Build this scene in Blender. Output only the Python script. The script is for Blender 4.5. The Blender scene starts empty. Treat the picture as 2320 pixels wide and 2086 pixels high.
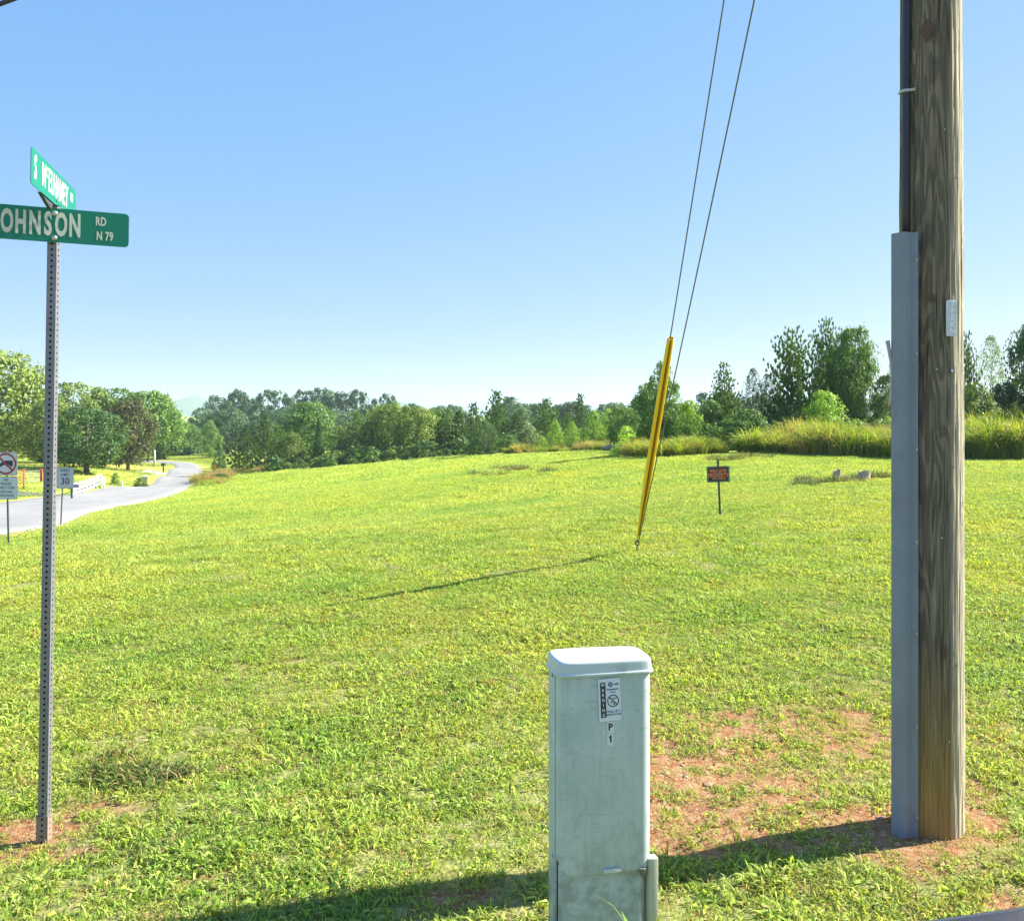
import bpy, bmesh, math, random
import numpy as np
from mathutils import Vector, Matrix, Euler
R = random.Random(7)
NR = np.random.RandomState(11)
rad = math.radians
C = bpy.context.scene.collection
SCN = bpy.context.scene

# ------------------------------------------------------------------ camera, sky, sun, exposure
EYE = 1.87
cam_d = bpy.data.cameras.new('camera'); cam = bpy.data.objects.new('camera', cam_d); C.objects.link(cam)
cam.location = (0, 0, EYE); cam.rotation_euler = (rad(90), 0, 0)
cam_d.sensor_width = 36; cam_d.lens = 36 * 2100 / 2320
cam_d.shift_y = -(1043 - 935) / 2320
cam_d.clip_start = 0.05; cam_d.clip_end = 9000
SCN.camera = cam
SUN_EL = rad(36); SUN_AZ = rad(16.5)            # azimuth measured from +X towards +Y
world = bpy.data.worlds.new('World'); SCN.world = world; world.use_nodes = True
wn = world.node_tree.nodes; wl = world.node_tree.links; wn.clear()
wo = wn.new('ShaderNodeOutputWorld'); bg = wn.new('ShaderNodeBackground'); sky = wn.new('ShaderNodeTexSky')
sky.sky_type = 'NISHITA'; sky.sun_disc = False
sky.sun_elevation = SUN_EL; sky.sun_rotation = rad(90) - SUN_AZ
sky.altitude = 200; sky.air_density = 1.0; sky.dust_density = 0.6; sky.ozone_density = 2.0
bg.inputs['Strength'].default_value = 0.13
# the phone's tone curve holds the sky back: a softer, bluer sky
sc_ = wn.new('ShaderNodeSeparateColor'); cc_ = wn.new('ShaderNodeCombineColor'); wl.new(sky.outputs[0], sc_.inputs[0])
for ch, (pw, k) in enumerate(((.68, .50), (.42, .92), (.14, 2.0))):
    m1 = wn.new('ShaderNodeMath'); m1.operation = 'POWER'; m1.inputs[1].default_value = pw; wl.new(sc_.outputs[ch], m1.inputs[0])
    m2 = wn.new('ShaderNodeMath'); m2.operation = 'MULTIPLY'; m2.inputs[1].default_value = k; wl.new(m1.outputs[0], m2.inputs[0]); wl.new(m2.outputs[0], cc_.inputs[ch])
wl.new(cc_.outputs[0], bg.inputs[0]); wl.new(bg.outputs[0], wo.inputs[0])
sun_d = bpy.data.lights.new('sun', 'SUN'); sun_d.energy = 4.8; sun_d.angle = rad(0.5); sun_d.color = (1.0, 0.95, 0.84)
sun = bpy.data.objects.new('sun', sun_d); C.objects.link(sun)
SV = Vector((math.cos(SUN_AZ) * math.cos(SUN_EL), math.sin(SUN_AZ) * math.cos(SUN_EL), math.sin(SUN_EL)))
sun.rotation_euler = SV.to_track_quat('Z', 'Y').to_euler(); sun.location = (10, 5, 20)
SCN.view_settings.view_transform = 'Standard'; SCN.view_settings.look = 'None'
SCN.view_settings.exposure = 1.6; SCN.view_settings.gamma = 1; SCN.view_settings.use_curve_mapping = False
SCN.cycles.use_denoising = True
SCN.cycles.max_bounces = 8; SCN.cycles.transparent_max_bounces = 8
SCN.cycles.volume_bounces = 1
SCN.cycles.caustics_reflective = False; SCN.cycles.caustics_refractive = False

# ------------------------------------------------------------------ helpers
SC = EYE / 1.6
def surv(px, py, Y):
    """a surveyed point of the place: bearing, depression and distance -> metres"""
    Y = Y * SC
    return ((px - 1160) / 2100 * Y, Y, EYE - (py - 935) / 2100 * Y)

def obj(name, verts, faces, mat=None, parent=None, smooth=False, fmats=None):
    me = bpy.data.meshes.new(name)
    me.from_pydata([tuple(v) for v in verts], [], [tuple(f) for f in faces])
    for m in (mat if isinstance(mat, (list, tuple)) else [mat]):
        if m: me.materials.append(m)
    if fmats is not None: me.polygons.foreach_set('material_index', fmats)
    if smooth: me.polygons.foreach_set('use_smooth', [True] * len(me.polygons))
    me.update()
    o = bpy.data.objects.new(name, me); C.objects.link(o)
    if parent: o.parent = parent
    return o
def npmesh(name, V, F):
    """fast mesh from numpy arrays; F (n,3) or (n,4)"""
    me = bpy.data.meshes.new(name)
    n, k = F.shape
    me.vertices.add(len(V)); me.vertices.foreach_set('co', V.astype(np.float32).ravel())
    me.loops.add(n * k); me.loops.foreach_set('vertex_index', F.astype(np.int32).ravel())
    me.polygons.add(n); me.polygons.foreach_set('loop_start', np.arange(0, n * k, k, dtype=np.int32))
    me.polygons.foreach_set('loop_total', np.full(n, k, dtype=np.int32))
    me.update(calc_edges=True); me.validate()
    return me
def link(name, me, parent=None, mat=None, smooth=False):
    if mat: me.materials.append(mat)
    if smooth: me.polygons.foreach_set('use_smooth', [True] * len(me.polygons))
    o = bpy.data.objects.new(name, me); C.objects.link(o)
    if parent: o.parent = parent
    return o
def thing(name, label, cat, loc=(0, 0, 0), rotz=0, group=None, rot=None):
    o = bpy.data.objects.new(name, None); C.objects.link(o)
    o.empty_display_size = 0.2
    o.location = loc; o.rotation_euler = rot if rot else (0, 0, rotz)
    o['label'] = label; o['category'] = cat
    if group: o['group'] = group
    return o
def tag(o, label, cat, group=None):
    o['label'] = label; o['category'] = cat
    if group: o['group'] = group
    return o
class MB:
    def __init__(s): s.v = []; s.f = []
    def add(s, V, F, M=None):
        n = len(s.v)
        if M is not None: V = [M @ Vector(v) for v in V]
        s.v += [tuple(v) for v in V]; s.f += [tuple(i + n for i in f) for f in F]
        return s
    def box(s, a, b, M=None):
        (x0, y0, z0), (x1, y1, z1) = a, b
        V = [(x0,y0,z0),(x1,y0,z0),(x1,y1,z0),(x0,y1,z0),(x0,y0,z1),(x1,y0,z1),(x1,y1,z1),(x0,y1,z1)]
        return s.add(V, [(0,3,2,1),(4,5,6,7),(0,1,5,4),(1,2,6,5),(2,3,7,6),(3,0,4,7)], M)
    def prism(s, pts, z0, z1, M=None):
        n = len(pts)
        V = [(x, y, z0) for x, y in pts] + [(x, y, z1) for x, y in pts]
        F = [tuple(range(n - 1, -1, -1)), tuple(range(n, 2 * n))] + [(i, (i + 1) % n, n + (i + 1) % n, n + i) for i in range(n)]
        return s.add(V, F, M)
    def tube(s, pts, r, n=8, caps=True):
        pts = [Vector(p) for p in pts]; rs = r if isinstance(r, (list, tuple)) else [r] * len(pts)
        V = []; F = []
        for i, p in enumerate(pts):
            d = (pts[min(i + 1, len(pts) - 1)] - pts[max(i - 1, 0)]).normalized()
            a = Vector((0, 0, 1)) if abs(d.z) < .9 else Vector((1, 0, 0))
            u = d.cross(a).normalized(); w = d.cross(u)
            for k in range(n):
                t = 2 * math.pi * k / n; V.append(p + (u * math.cos(t) + w * math.sin(t)) * rs[i])
        for i in range(len(pts) - 1):
            for k in range(n):
                F.append((i*n+k, i*n+(k+1) % n, (i+1)*n+(k+1) % n, (i+1)*n+k))
        if caps: F += [tuple(range(n)), tuple(range(len(pts)*n-1, (len(pts)-1)*n-1, -1))]
        return s.add(V, F)
    def build(s, name, mat, parent=None, smooth=False, bevel=0, segs=2):
        o = obj(name, s.v, s.f, mat, parent, smooth)
        bm = bmesh.new(); bm.from_mesh(o.data)
        if bevel:
            es = [e for e in bm.edges if len(e.link_faces) == 2 and e.calc_face_angle(0) > .6]
            bmesh.ops.bevel(bm, geom=es, offset=bevel, segments=segs, affect='EDGES', profile=.5)
        bmesh.ops.recalc_face_normals(bm, faces=bm.faces)
        bm.to_mesh(o.data); bm.free()
        if bevel: o.data.polygons.foreach_set('use_smooth', [True] * len(o.data.polygons)); o.data.set_sharp_from_angle(angle=rad(38))
        return o
def rrect(w, h, r, n=5, cx=0, cy=0):
    p = []
    for sx, sy, a0 in ((1, 1, 0), (-1, 1, 90), (-1, -1, 180), (1, -1, 270)):
        for i in range(n + 1):
            a = rad(a0 + 90 * i / n)
            p.append((cx + sx * (w / 2 - r) + r * math.cos(a), cy + sy * (h / 2 - r) + r * math.sin(a)))
    return p
def facing(origin, rotz):
    """plane standing upright: x along the sign, y up, z towards the viewer side"""
    return Matrix.Translation(origin) @ Matrix.Rotation(rotz, 4, 'Z') @ Matrix(((1,0,0,0),(0,0,-1,0),(0,1,0,0),(0,0,0,1)))
def text_into(mb, s, cx, cy, h, M, z=0, wx=1.0, bold=0.0, align='CENTER', t=.0006, rot=0):
    cu = bpy.data.curves.new('t', 'FONT'); cu.body = s; cu.size = h / .72; cu.align_x = align; cu.align_y = 'CENTER'
    cu.resolution_u = 3; cu.offset = bold * h; cu.extrude = t / 2; cu.space_character = 1.0 + bold * 2
    to = bpy.data.objects.new('t', cu); C.objects.link(to)
    dg = bpy.context.evaluated_depsgraph_get(); dg.update()
    me = bpy.data.meshes.new_from_object(to.evaluated_get(dg))
    T = Matrix.Translation((cx, cy, z)) @ Matrix.Rotation(rot, 4, 'Z') @ Matrix.Diagonal((wx, 1, 1, 1))
    mb.add([v.co for v in me.vertices], [tuple(p.vertices) for p in me.polygons], M @ T)
    bpy.data.objects.remove(to); bpy.data.curves.remove(cu); bpy.data.meshes.remove(me)

# ------------------------------------------------------------------ materials
class NT:
    def __init__(s, name):
        s.m = bpy.data.materials.new(name); s.m.use_nodes = True; s.t = s.m.node_tree; s.n = s.t.nodes; s.l = s.t.links
        s.b = s.n['Principled BSDF']; s.out = s.n['Material Output']
    def new(s, ty, **kw):
        nd = s.n.new(ty)
        for k, v in kw.items():
            if k.startswith('i_'):
                key = k[2:]; key = int(key) if key.isdigit() else key.replace('_', ' ')
                nd.inputs[key].default_value = v
            else: setattr(nd, k, v)
        return nd
    def link(s, a, b): s.l.new(a, b)
    def coord(s, kind='Object', scale=(1, 1, 1)):
        if kind == 'Position': o = s.new('ShaderNodeNewGeometry').outputs['Position']
        else: o = s.new('ShaderNodeTexCoord').outputs[kind]
        mp = s.new('ShaderNodeMapping'); mp.inputs['Scale'].default_value = scale; s.link(o, mp.inputs[0]); return mp.outputs[0]
    def noise(s, vec, scale=5, detail=4, rough=.55, dist=0):
        nd = s.new('ShaderNodeTexNoise', i_Scale=scale, i_Detail=detail, i_Roughness=rough, i_Distortion=dist); s.link(vec, nd.inputs['Vector']); return nd.outputs['Fac']
    def ramp(s, fac, stops):
        nd = s.new('ShaderNodeValToRGB'); e = nd.color_ramp.elements
        while len(e) > 1: e.remove(e[-1])
        e[0].position = stops[0][0]; e[0].color = (*stops[0][1], 1) if len(stops[0][1]) == 3 else stops[0][1]
        for p, c in stops[1:]: x = e.new(p); x.color = (*c, 1)
        s.link(fac, nd.inputs[0]); return nd.outputs[0]
    def mix(s, fac, a, b, mode='MIX'):
        nd = s.new('ShaderNodeMix', data_type='RGBA', blend_type=mode)
        for i, v in ((0, fac), (6, a), (7, b)):
            if hasattr(v, 'is_linked') or hasattr(v, 'links'): s.link(v, nd.inputs[i])
            else: nd.inputs[i].default_value = v if i == 0 else ((*v, 1) if len(v) == 3 else v)
        return nd.outputs[2]
    def math(s, op, a, b=0.0):
        nd = s.new('ShaderNodeMath', operation=op)
        for i, v in ((0, a), (1, b)):
            if hasattr(v, 'links'): s.link(v, nd.inputs[i])
            else: nd.inputs[i].default_value = v
        return nd.outputs[0]
    def bump(s, h, strength=.3, dist=.01):
        nd = s.new('ShaderNodeBump', i_Strength=strength, i_Distance=dist); s.link(h, nd.inputs['Height']); s.link(nd.outputs[0], s.b.inputs['Normal'])
    def base(s, c):
        if hasattr(c, 'links'): s.link(c, s.b.inputs['Base Color'])
        else: s.b.inputs['Base Color'].default_value = (*c, 1)
    def set(s, **kw):
        for k, v in kw.items(): s.b.inputs[k.replace('_', ' ')].default_value = v
        return s
def worn(name, col, col2=None, rough=.6, metal=0, scale=8, bump=.1, amt=.5):
    """plain painted or bare surface with uneven wear"""
    t = NT(name); v = t.coord('Object')
    col2 = col2 or tuple(c * .7 for c in col)
    n = t.noise(v, scale, 6, .65)
    t.base(t.mix(t.ramp(n, [(.35, (0,)*3), (.75, (amt,)*3)]), col, col2))
    t.set(Roughness=rough, Metallic=metal); t.bump(t.noise(v, scale * 6, 3), bump, .002)
    return t.m
def leaf_mat(name, cols, transl=.35, rough=.5, scale=.6, spec=.3, vcol=False):
    t = NT(name)
    rnd = t.new('ShaderNodeNewGeometry').outputs['Random Per Island']
    oi = t.new('ShaderNodeObjectInfo').outputs['Random']
    nz = t.noise(t.coord('Position'), scale, 3)
    f = t.math('ADD', t.math('MULTIPLY', rnd, .45), t.math('ADD', t.math('MULTIPLY', nz, .5), t.math('MULTIPLY', t.math('SUBTRACT', oi, .5), .25)))
    k = len(cols)
    c = t.ramp(f, [(0.12 + .76 * i / (k - 1), cc) for i, cc in enumerate(cols)])
    t.base(c); t.set(Roughness=rough); t.b.inputs['Specular IOR Level'].default_value = spec
    tr = t.new('ShaderNodeBsdfTranslucent')
    t.link(t.mix(.5, c, (.22, .30, .03), 'MIX'), tr.inputs[0])
    mx = t.new('ShaderNodeMixShader'); mx.inputs[0].default_value = transl
    t.link(t.b.outputs[0], mx.inputs[1]); t.link(tr.outputs[0], mx.inputs[2]); t.link(mx.outputs[0], t.out.inputs[0])
    return t.m
def grass_mat(name, transl=.4, gain=1.0):
    t = NT(name)
    at = t.new('ShaderNodeAttribute', attribute_name='tint').outputs['Color']
    pos = t.coord('Position')
    n1 = t.noise(pos, .22, 3, .6); n2 = t.noise(pos, 1.3, 3, .6)
    f = t.math('ADD', t.math('MULTIPLY', n1, .6), t.math('MULTIPLY', n2, .4))
    n3 = t.noise(pos, 5, 2, .6)
    patch = t.mix(t.ramp(n3, [(.56, (0,)*3), (.68, (.6,)*3)]), t.ramp(f, [(.36, (.68, .86, .78)), (.5, (1, 1, 1)), (.64, (1.25, 1.08, .95))]), (1.1, .84, .95))
    c = t.mix(1.0, at, patch, 'MULTIPLY')
    if gain != 1: c = t.mix(1.0, c, (gain, gain, gain), 'MULTIPLY')
    t.base(c); t.set(Roughness=.6); t.b.inputs['Specular IOR Level'].default_value = .2
    tr = t.new('ShaderNodeBsdfTranslucent'); t.link(t.mix(1.0, c, (1.25, 1.2, .6), 'MULTIPLY'), tr.inputs[0])
    mx = t.new('ShaderNodeMixShader'); mx.inputs[0].default_value = transl
    t.link(t.b.outputs[0], mx.inputs[1]); t.link(tr.outputs[0], mx.inputs[2]); t.link(mx.outputs[0], t.out.inputs[0])
    return t.m

# ------------------------------------------------------------------ terrain
A = []
for px, py, Y in [(15,1235,18.3),(138,1187,30),(0,1207,24.7),(210,1160,43.9),(300,1142,52.8),(350,1131,58.9),(400,1118,67.7),(440,1098,81.2),
                  (454,1083,92.2),(455,1060,112.6),(440,1051,123),(410,1046,129.6),(360,1044,133),(280,1043,135),
                  (0,1140,51.2),(100,1127,58),(200,1115,66.5),(300,1105,77.8),(345,1097,84.3),(375,1080,95.6),(395,1063,110),
                  (200,1096,72),(200,1072,82),(100,1055,92),(0,1056,88),(300,1055,100),(285,1067,90),(369,1064,100),(400,1035,150),(-300,1110,60),
                  (-100,1160,40),(250,1220,25),(450,1220,20),(400,1150,42),(600,1120,45),
                  (484,1085,88),(560,1073,88),(700,1064,80),(900,1046,74),(1078,1033,70),(1226,1027,66),(1371,1020,60),(1500,1035,36),
                  (1700,1026,37),(2000,1037,33.6),(2320,1040,31.5),(1625,1168,13.6),(1150,1060,46),(1900,1095,20.5),(2600,1020,33),
                  (2400,990,44),(1800,985,52),(1100,1010,110),(700,1030,140),(1700,975,90),(900,1200,14),(1200,1180,14)]:
    A.append(surv(px, py, Y))
for x in (-9, -4, 0, 4, 9, 15):
    for y in (-14, -4, 2.5, 6):
        A.append((x, y, -.03 * max(0, -x - 3)))
A += [(20, 14, .1), (30, 5, .1), (-25, 5, -1.6), (-25, -10, -1.4), (-30, 25, -3.4), (120, 60, 2), (120, 200, 0), (-120, 40, -4), (-150, 150, -7), (0, 260, -8), (-80, 260, -9), (100, 280, -7), (-60, -40, -2), (40, -40, 0)]
A = np.array(A)
def _tps(x, y):
    r2 = (x[:, None] - A[None, :, 0]) ** 2 + (y[:, None] - A[None, :, 1]) ** 2
    return .5 * r2 * np.log(r2 + 1e-9)
nA = len(A)
Kk = _tps(A[:, 0], A[:, 1]); Kk[np.arange(nA), np.arange(nA)] = 0.6   # a little smoothing
Kk += np.eye(nA) * 1.5
Pm = np.c_[np.ones(nA), A[:, :2]]
Wt = np.linalg.solve(np.block([[Kk, Pm], [Pm.T, np.zeros((3, 3))]]), np.r_[A[:, 2], 0, 0, 0])
def ground(x, y, fine=True):
    x = np.atleast_1d(np.asarray(x, float)); y = np.atleast_1d(np.asarray(y, float)); out = np.empty(len(x))
    for i in range(0, len(x), 20000):
        xs, ys = x[i:i+20000], y[i:i+20000]
        xc, yc = np.clip(xs, -150, 130), np.clip(ys, -40, 290)
        z = _tps(xc, yc) @ Wt[:nA] + Wt[nA] + Wt[nA+1] * xc + Wt[nA+2] * yc
        r = np.hypot(xs, ys); w = np.clip((r - 200) / 150, 0, 1); w = w * w * (3 - 2 * w)
        far = -9.0 + 0.8 * np.sin(xs / 170) * np.cos(ys / 210)
        out[i:i+20000] = z * (1 - w) + far * w
    if fine:
        k = np.clip(1.4 - y / 40, .15, 1)
        out += k * (.018 * np.sin(x * 2.1 + 1.3 * np.sin(y * 1.7)) * np.sin(y * 2.6 + .8) + .007 * np.sin(x * 7.3 + y * 2.2 + 2 * np.sin(y * 3.1)) * np.sin(y * 8.1 - x * 3.3) + .004 * np.sin(x * 19 + 3 * np.sin(y * 6)) * np.sin(y * 17 + x * 5))
        out += .05 * np.exp(-(((x - 1.2) / .9) ** 2 + ((y - 4.7) / .6) ** 2)) * 0
    return out
def gz(x, y): return float(ground([x], [y])[0])

# road: edges given as surveyed points
roadR = [(-10.5, -25), (-10.5, 0), (-10.8, 12), (-11.9, 20)]
roadL = [(-17.5, -25), (-17.5, 0), (-18.5, 12), (-21, 25)]
roadR = [(x * SC, y * SC) for x, y in roadR] + [surv(*p)[:2] for p in [(0,1207,24.7),(138,1184,30.5),(210,1160,43.9),(300,1142,52.8),(350,1131,58.9),(400,1118,67.7),(440,1098,81.2),(454,1083,92.2),(457,1071,102),(455,1060,112.6),(440,1051,123),(410,1046,129.6),(360,1044,133),(280,1043,135)]]
roadL = [(x * SC, y * SC) for x, y in roadL] + [(-25.5 * SC, 38 * SC)] + [surv(*p)[:2] for p in [(0,1140,51.2),(100,1127,58),(200,1115,66.5),(300,1105,77.8),(345,1097,84.3),(375,1080,95.6),(390,1068,105),(396,1060,112),(397,1054,118),(390,1050.5,122.5),(380,1048.5,125),(355,1047,127),(300,1046.5,129),(250,1046,130)]]
def catmull(P, n):
    P = np.array(P); d = np.r_[0, np.cumsum(np.hypot(*np.diff(P, axis=0).T))]; t = np.linspace(0, d[-1], n)
    out = []
    for tt in t:
        i = min(max(np.searchsorted(d, tt) - 1, 0), len(P) - 2); u = (tt - d[i]) / (d[i+1] - d[i])
        p0, p1, p2, p3 = P[max(i-1, 0)], P[i], P[i+1], P[min(i+2, len(P)-1)]
        out.append(.5 * ((2*p1) + (-p0+p2)*u + (2*p0-5*p1+4*p2-p3)*u*u + (-p0+3*p1-3*p2+p3)*u**3))
    return np.array(out)
# parameterise both edges piecewise together
def edge_pair(n=260):
    L = catmull(roadL, 600); Rr = catmull(roadR, 600)
    # for each right point, nearest monotone left point
    j = 0; pr = []
    for i in range(0, 600, 600 // n if n < 600 else 1):
        d = np.hypot(*(L[j:j+140] - Rr[i]).T); j = min(599, j + int(np.argmin(d)) if len(d) else j)
        pr.append((Rr[i], L[j]))
    return pr
PAIRS = edge_pair(300)
poly = np.array([p[0] for p in PAIRS] + [p[1] for p in PAIRS[::-1]])
def in_poly(x, y, P):
    ins = np.zeros(len(x), bool); n = len(P)
    for i in range(n):
        x1, y1 = P[i]; x2, y2 = P[(i+1) % n]
        if y1 == y2: continue
        c = ((y1 > y) != (y2 > y)) & (x < (x2 - x1) * (y - y1) / (y2 - y1) + x1)
        ins ^= c
    return ins

# bare clay patches (x, y, rx, ry, strength)
def gp(px, py):                                     # point on the flat near lawn
    Y = 2100 * EYE / (py - 935); return ((px - 1160) / 2100 * Y, Y)
DIRT = []
for px, py, rx, ry, s in [(1560,1745,.42,.26,1.0),(1640,1690,.5,.3,.6),(1450,1660,.4,.3,.5),(1400,1735,.20,.26,1.0),(1360,1700,.15,.15,.9),(1690,1640,.40,.22,.75),(1480,1830,.30,.14,.85),(1620,1840,.30,.12,.9),(1740,1770,.28,.2,.75),(1880,1650,.5,.4,.5),(1730,1880,.22,.09,1.0),(1960,1850,.22,.08,1.0),
                          (1420,1900,.25,.08,.9),(1600,1915,.3,.06,.8),(2215,1850,.09,.16,.8),(2200,1780,.1,.14,.45),(2030,1900,.3,.12,.9),(1930,1600,.3,.4,.35),(100,1875,.15,.09,1.1),(30,1865,.14,.06,.8),(60,1925,.20,.04,.8),(165,1925,.08,.04,1.0),
                          (240,1825,.2,.05,.6),(330,1765,.2,.05,.65),(390,1745,.10,.04,1.0),(2270,2050,.12,.06,.9),(1040,2035,.12,.05,.8),(560,1720,.3,.2,.3),(700,1500,.5,.5,.22),(2230,1650,.3,.5,.35),(480,1980,.14,.05,.45),(230,2010,.12,.05,.4),(2080,1960,.25,.1,.4),(1500,1560,.8,.6,.25),(450,1560,.4,.3,.25)]:
    x, y = gp(px, py); DIRT.append((x, y, rx * 1.17, ry * 1.6, s))
def dirt(x, y):
    d = np.zeros(len(x))
    for cx, cy, rx, ry, s in DIRT: d = np.maximum(d, s * np.exp(-(((x - cx) / rx) ** 2 + ((y - cy) / ry) ** 2) * .9))
    w = .5 + .5 * np.sin(x * 14 + 2.2 * np.sin(y * 11 + x * 3)) * np.sin(y * 19 + 2.7 * np.sin(x * 9 - y * 5))
    w2 = .5 + .5 * np.sin(x * 31 + 2 * np.sin(y * 27)) * np.sin(y * 37 + x * 8)
    return np.clip(d * (.48 + .80 * w + .35 * w2), 0, 1.2)

t = NT('ground'); pos = t.coord('Position')
dm = t.new('ShaderNodeAttribute', attribute_name='dirt').outputs['Fac']
rm = t.new('ShaderNodeAttribute', attribute_name='verge').outputs['Fac']
nb = t.noise(pos, 14, 5, .7); nl = t.noise(pos, .5, 4, .6); nf = t.noise(pos, 90, 3, .6)
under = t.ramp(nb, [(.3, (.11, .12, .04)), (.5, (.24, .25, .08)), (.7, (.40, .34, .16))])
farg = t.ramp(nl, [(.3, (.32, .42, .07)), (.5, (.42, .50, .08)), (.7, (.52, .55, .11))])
cd = t.new('ShaderNodeCameraData').outputs['View Distance'] if False else None
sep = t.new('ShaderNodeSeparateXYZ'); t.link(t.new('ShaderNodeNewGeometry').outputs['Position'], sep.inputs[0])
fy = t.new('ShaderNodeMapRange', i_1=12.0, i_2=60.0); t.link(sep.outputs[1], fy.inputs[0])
ns = t.noise(pos, 38, 5, .75)
soil = t.mix(t.ramp(ns, [(.46, (0,)*3), (.60, (.85,)*3)]), t.ramp(nb, [(.25, (.17, .07, .03)), (.5, (.29, .125, .052)), (.72, (.41, .23, .12))]), t.ramp(nf, [(.3, (.20, .15, .07)), (.7, (.50, .40, .21))]))
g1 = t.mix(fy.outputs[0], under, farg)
g2 = t.mix(t.ramp(dm, [(.12, (0,)*3), (.45, (1,)*3)]), g1, soil)
strawc = t.ramp(nf, [(.3, (.20, .14, .07)), (.7, (.45, .36, .18))])
g3 = t.mix(rm, g2, strawc)
t.base(g3); t.set(Roughness=.95); t.b.inputs['Specular IOR Level'].default_value = .1
t.bump(t.math('ADD', nb, t.math('MULTIPLY', nf, .4)), .7, .03)
M_ground = t.m

nx, ny = 420, 430
u = np.linspace(-math.asinh(3400 / 3), math.asinh(3400 / 3), nx); gx = 3 * np.sinh(u)
v = np.linspace(-math.asinh(64 / 3), math.asinh(3900 / 3), ny); gy = 4.5 + 3 * np.sinh(v)
GX, GY = np.meshgrid(gx, gy); fx, fyv = GX.ravel(), GY.ravel()
GZ = ground(fx, fyv)
dd = dirt(fx, fyv)
GZ -= .02 * np.clip(dd, 0, 1) * (fyv < 12)
onroad = in_poly(fx, fyv, poly); GZ[onroad] -= .05
idx = np.arange(nx * ny).reshape(ny, nx)
F = np.stack([idx[:-1, :-1], idx[:-1, 1:], idx[1:, 1:], idx[1:, :-1]], -1).reshape(-1, 4)
gme = npmesh('ground', np.c_[fx, fyv, GZ], F)
a = gme.attributes.new('dirt', 'FLOAT', 'POINT'); a.data.foreach_set('value', np.clip(dd, 0, 1).astype(np.float32))
# verge: straw and grit along the right road edge, pine straw under the yard trees
RP = np.array([p[0] for p in PAIRS])
near = (fx > -80) & (fx < 5) & (fyv < 170) & (fyv > -30)
vg = np.zeros(len(fx)); q = np.where(near)[0]
for i0 in range(0, len(q), 4000):
    qq = q[i0:i0+4000]; dmin = np.sqrt(((fx[qq, None] - RP[None, :, 0]) ** 2 + (fyv[qq, None] - RP[None, :, 1]) ** 2).min(1))
    vg[qq] = np.clip(1.1 - dmin / .8, 0, 1)
a = gme.attributes.new('verge', 'FLOAT', 'POINT'); a.data.foreach_set('value', vg.astype(np.float32))
g = link('ground', gme, mat=M_ground, smooth=True); g['kind'] = 'structure'

# road sheet with a small shoulder drop
t = NT('old_asphalt'); pos = t.coord('Position')
n = t.noise(pos, 2.0, 5, .6); n2 = t.noise(pos, 120, 2)
t.base(t.mix(t.math('MULTIPLY', n2, .25), t.mix(t.ramp(t.noise(t.coord('Position', (.9, .10, 1)), 1.6, 4, .6), [(.45, (0,)*3), (.62, (.5,)*3)]), t.ramp(n, [(.3, (.27, .26, .25)), (.7, (.34, .33, .315))]), (.21, .20, .195)), (.17, .17, .17)))
t.set(Roughness=.85); t.bump(n2, .3, .01)
M_road = t.m
RV = []; RF = []
for k, (r_, l_) in enumerate(PAIRS):
    for i in range(7):
        p = r_ + (l_ - r_) * i / 6; z = gz(p[0], p[1]) + .045 + .05 * (1 - ((i - 3) / 3) ** 2)
        RV.append((p[0], p[1], z))
    dr = (r_ - l_); dr = dr / (np.hypot(*dr) + 1e-6)
    p = r_ + dr * .25; RV.append((p[0], p[1], gz(*p) - .12)); p = l_ - dr * .25; RV.append((p[0], p[1], gz(*p) - .12))
for k in range(len(PAIRS) - 1):
    a0, b0 = k * 9, (k + 1) * 9
    for i in range(6): RF.append((a0+i, b0+i, b0+i+1, a0+i+1))
    RF.append((a0+7, b0+7, b0, a0)); RF.append((a0+6, b0+6, b0+8, a0+8))
ro = MB().add(RV, RF).build('road', M_road, smooth=True); ro['kind'] = 'structure'
# painted edge lines and centre line are worn away on this road; driveways:
def strip(name, pts, w, mat, lift=.05):
    P = catmull(pts, 30); V = []; Ff = []
    for i, p in enumerate(P):
        d = P[min(i+1, 29)] - P[max(i-1, 0)]; d = np.array([-d[1], d[0]]) / (np.hypot(*d) + 1e-9)
        for s in (-.5, 0, .5):
            q = p + d * w * s; V.append((q[0], q[1], gz(*q) + lift))
    for i in range(29):
        for k in range(2): Ff.append((i*3+k, (i+1)*3+k, (i+1)*3+k+1, i*3+k+1))
    o = MB().add(V, Ff).build(name, mat, smooth=True); o['kind'] = 'structure'; return o
M_drive = worn('driveway_asphalt', (.17, .165, .17), (.11, .11, .11), .9, scale=1.5)
M_conc = worn('pale_concrete', (.52, .49, .44), (.40, .38, .34), .9, scale=1.5)
strip('driveway', [surv(100,1123,60)[:2], surv(40,1112,61)[:2], surv(-80,1108,62)[:2], surv(-300,1100,64)[:2]], 4.0, M_drive)
strip('path', [surv(360,1069,98)[:2], surv(290,1068,93)[:2], surv(210,1067,90)[:2], surv(60,1064,92)[:2]], 2.6, M_conc)
# yellow pine-straw beds under the yard trees
M_straw = worn('pine_straw', (.52, .36, .07), (.34, .22, .05), .95, scale=.6, bump=.4)
strip('mulch_bed', [surv(395,1052.5,112)[:2], surv(310,1055,103)[:2], surv(200,1056,98)[:2], surv(60,1053,96)[:2], surv(-60,1052,95)[:2]], 11, M_straw, .06)

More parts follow.
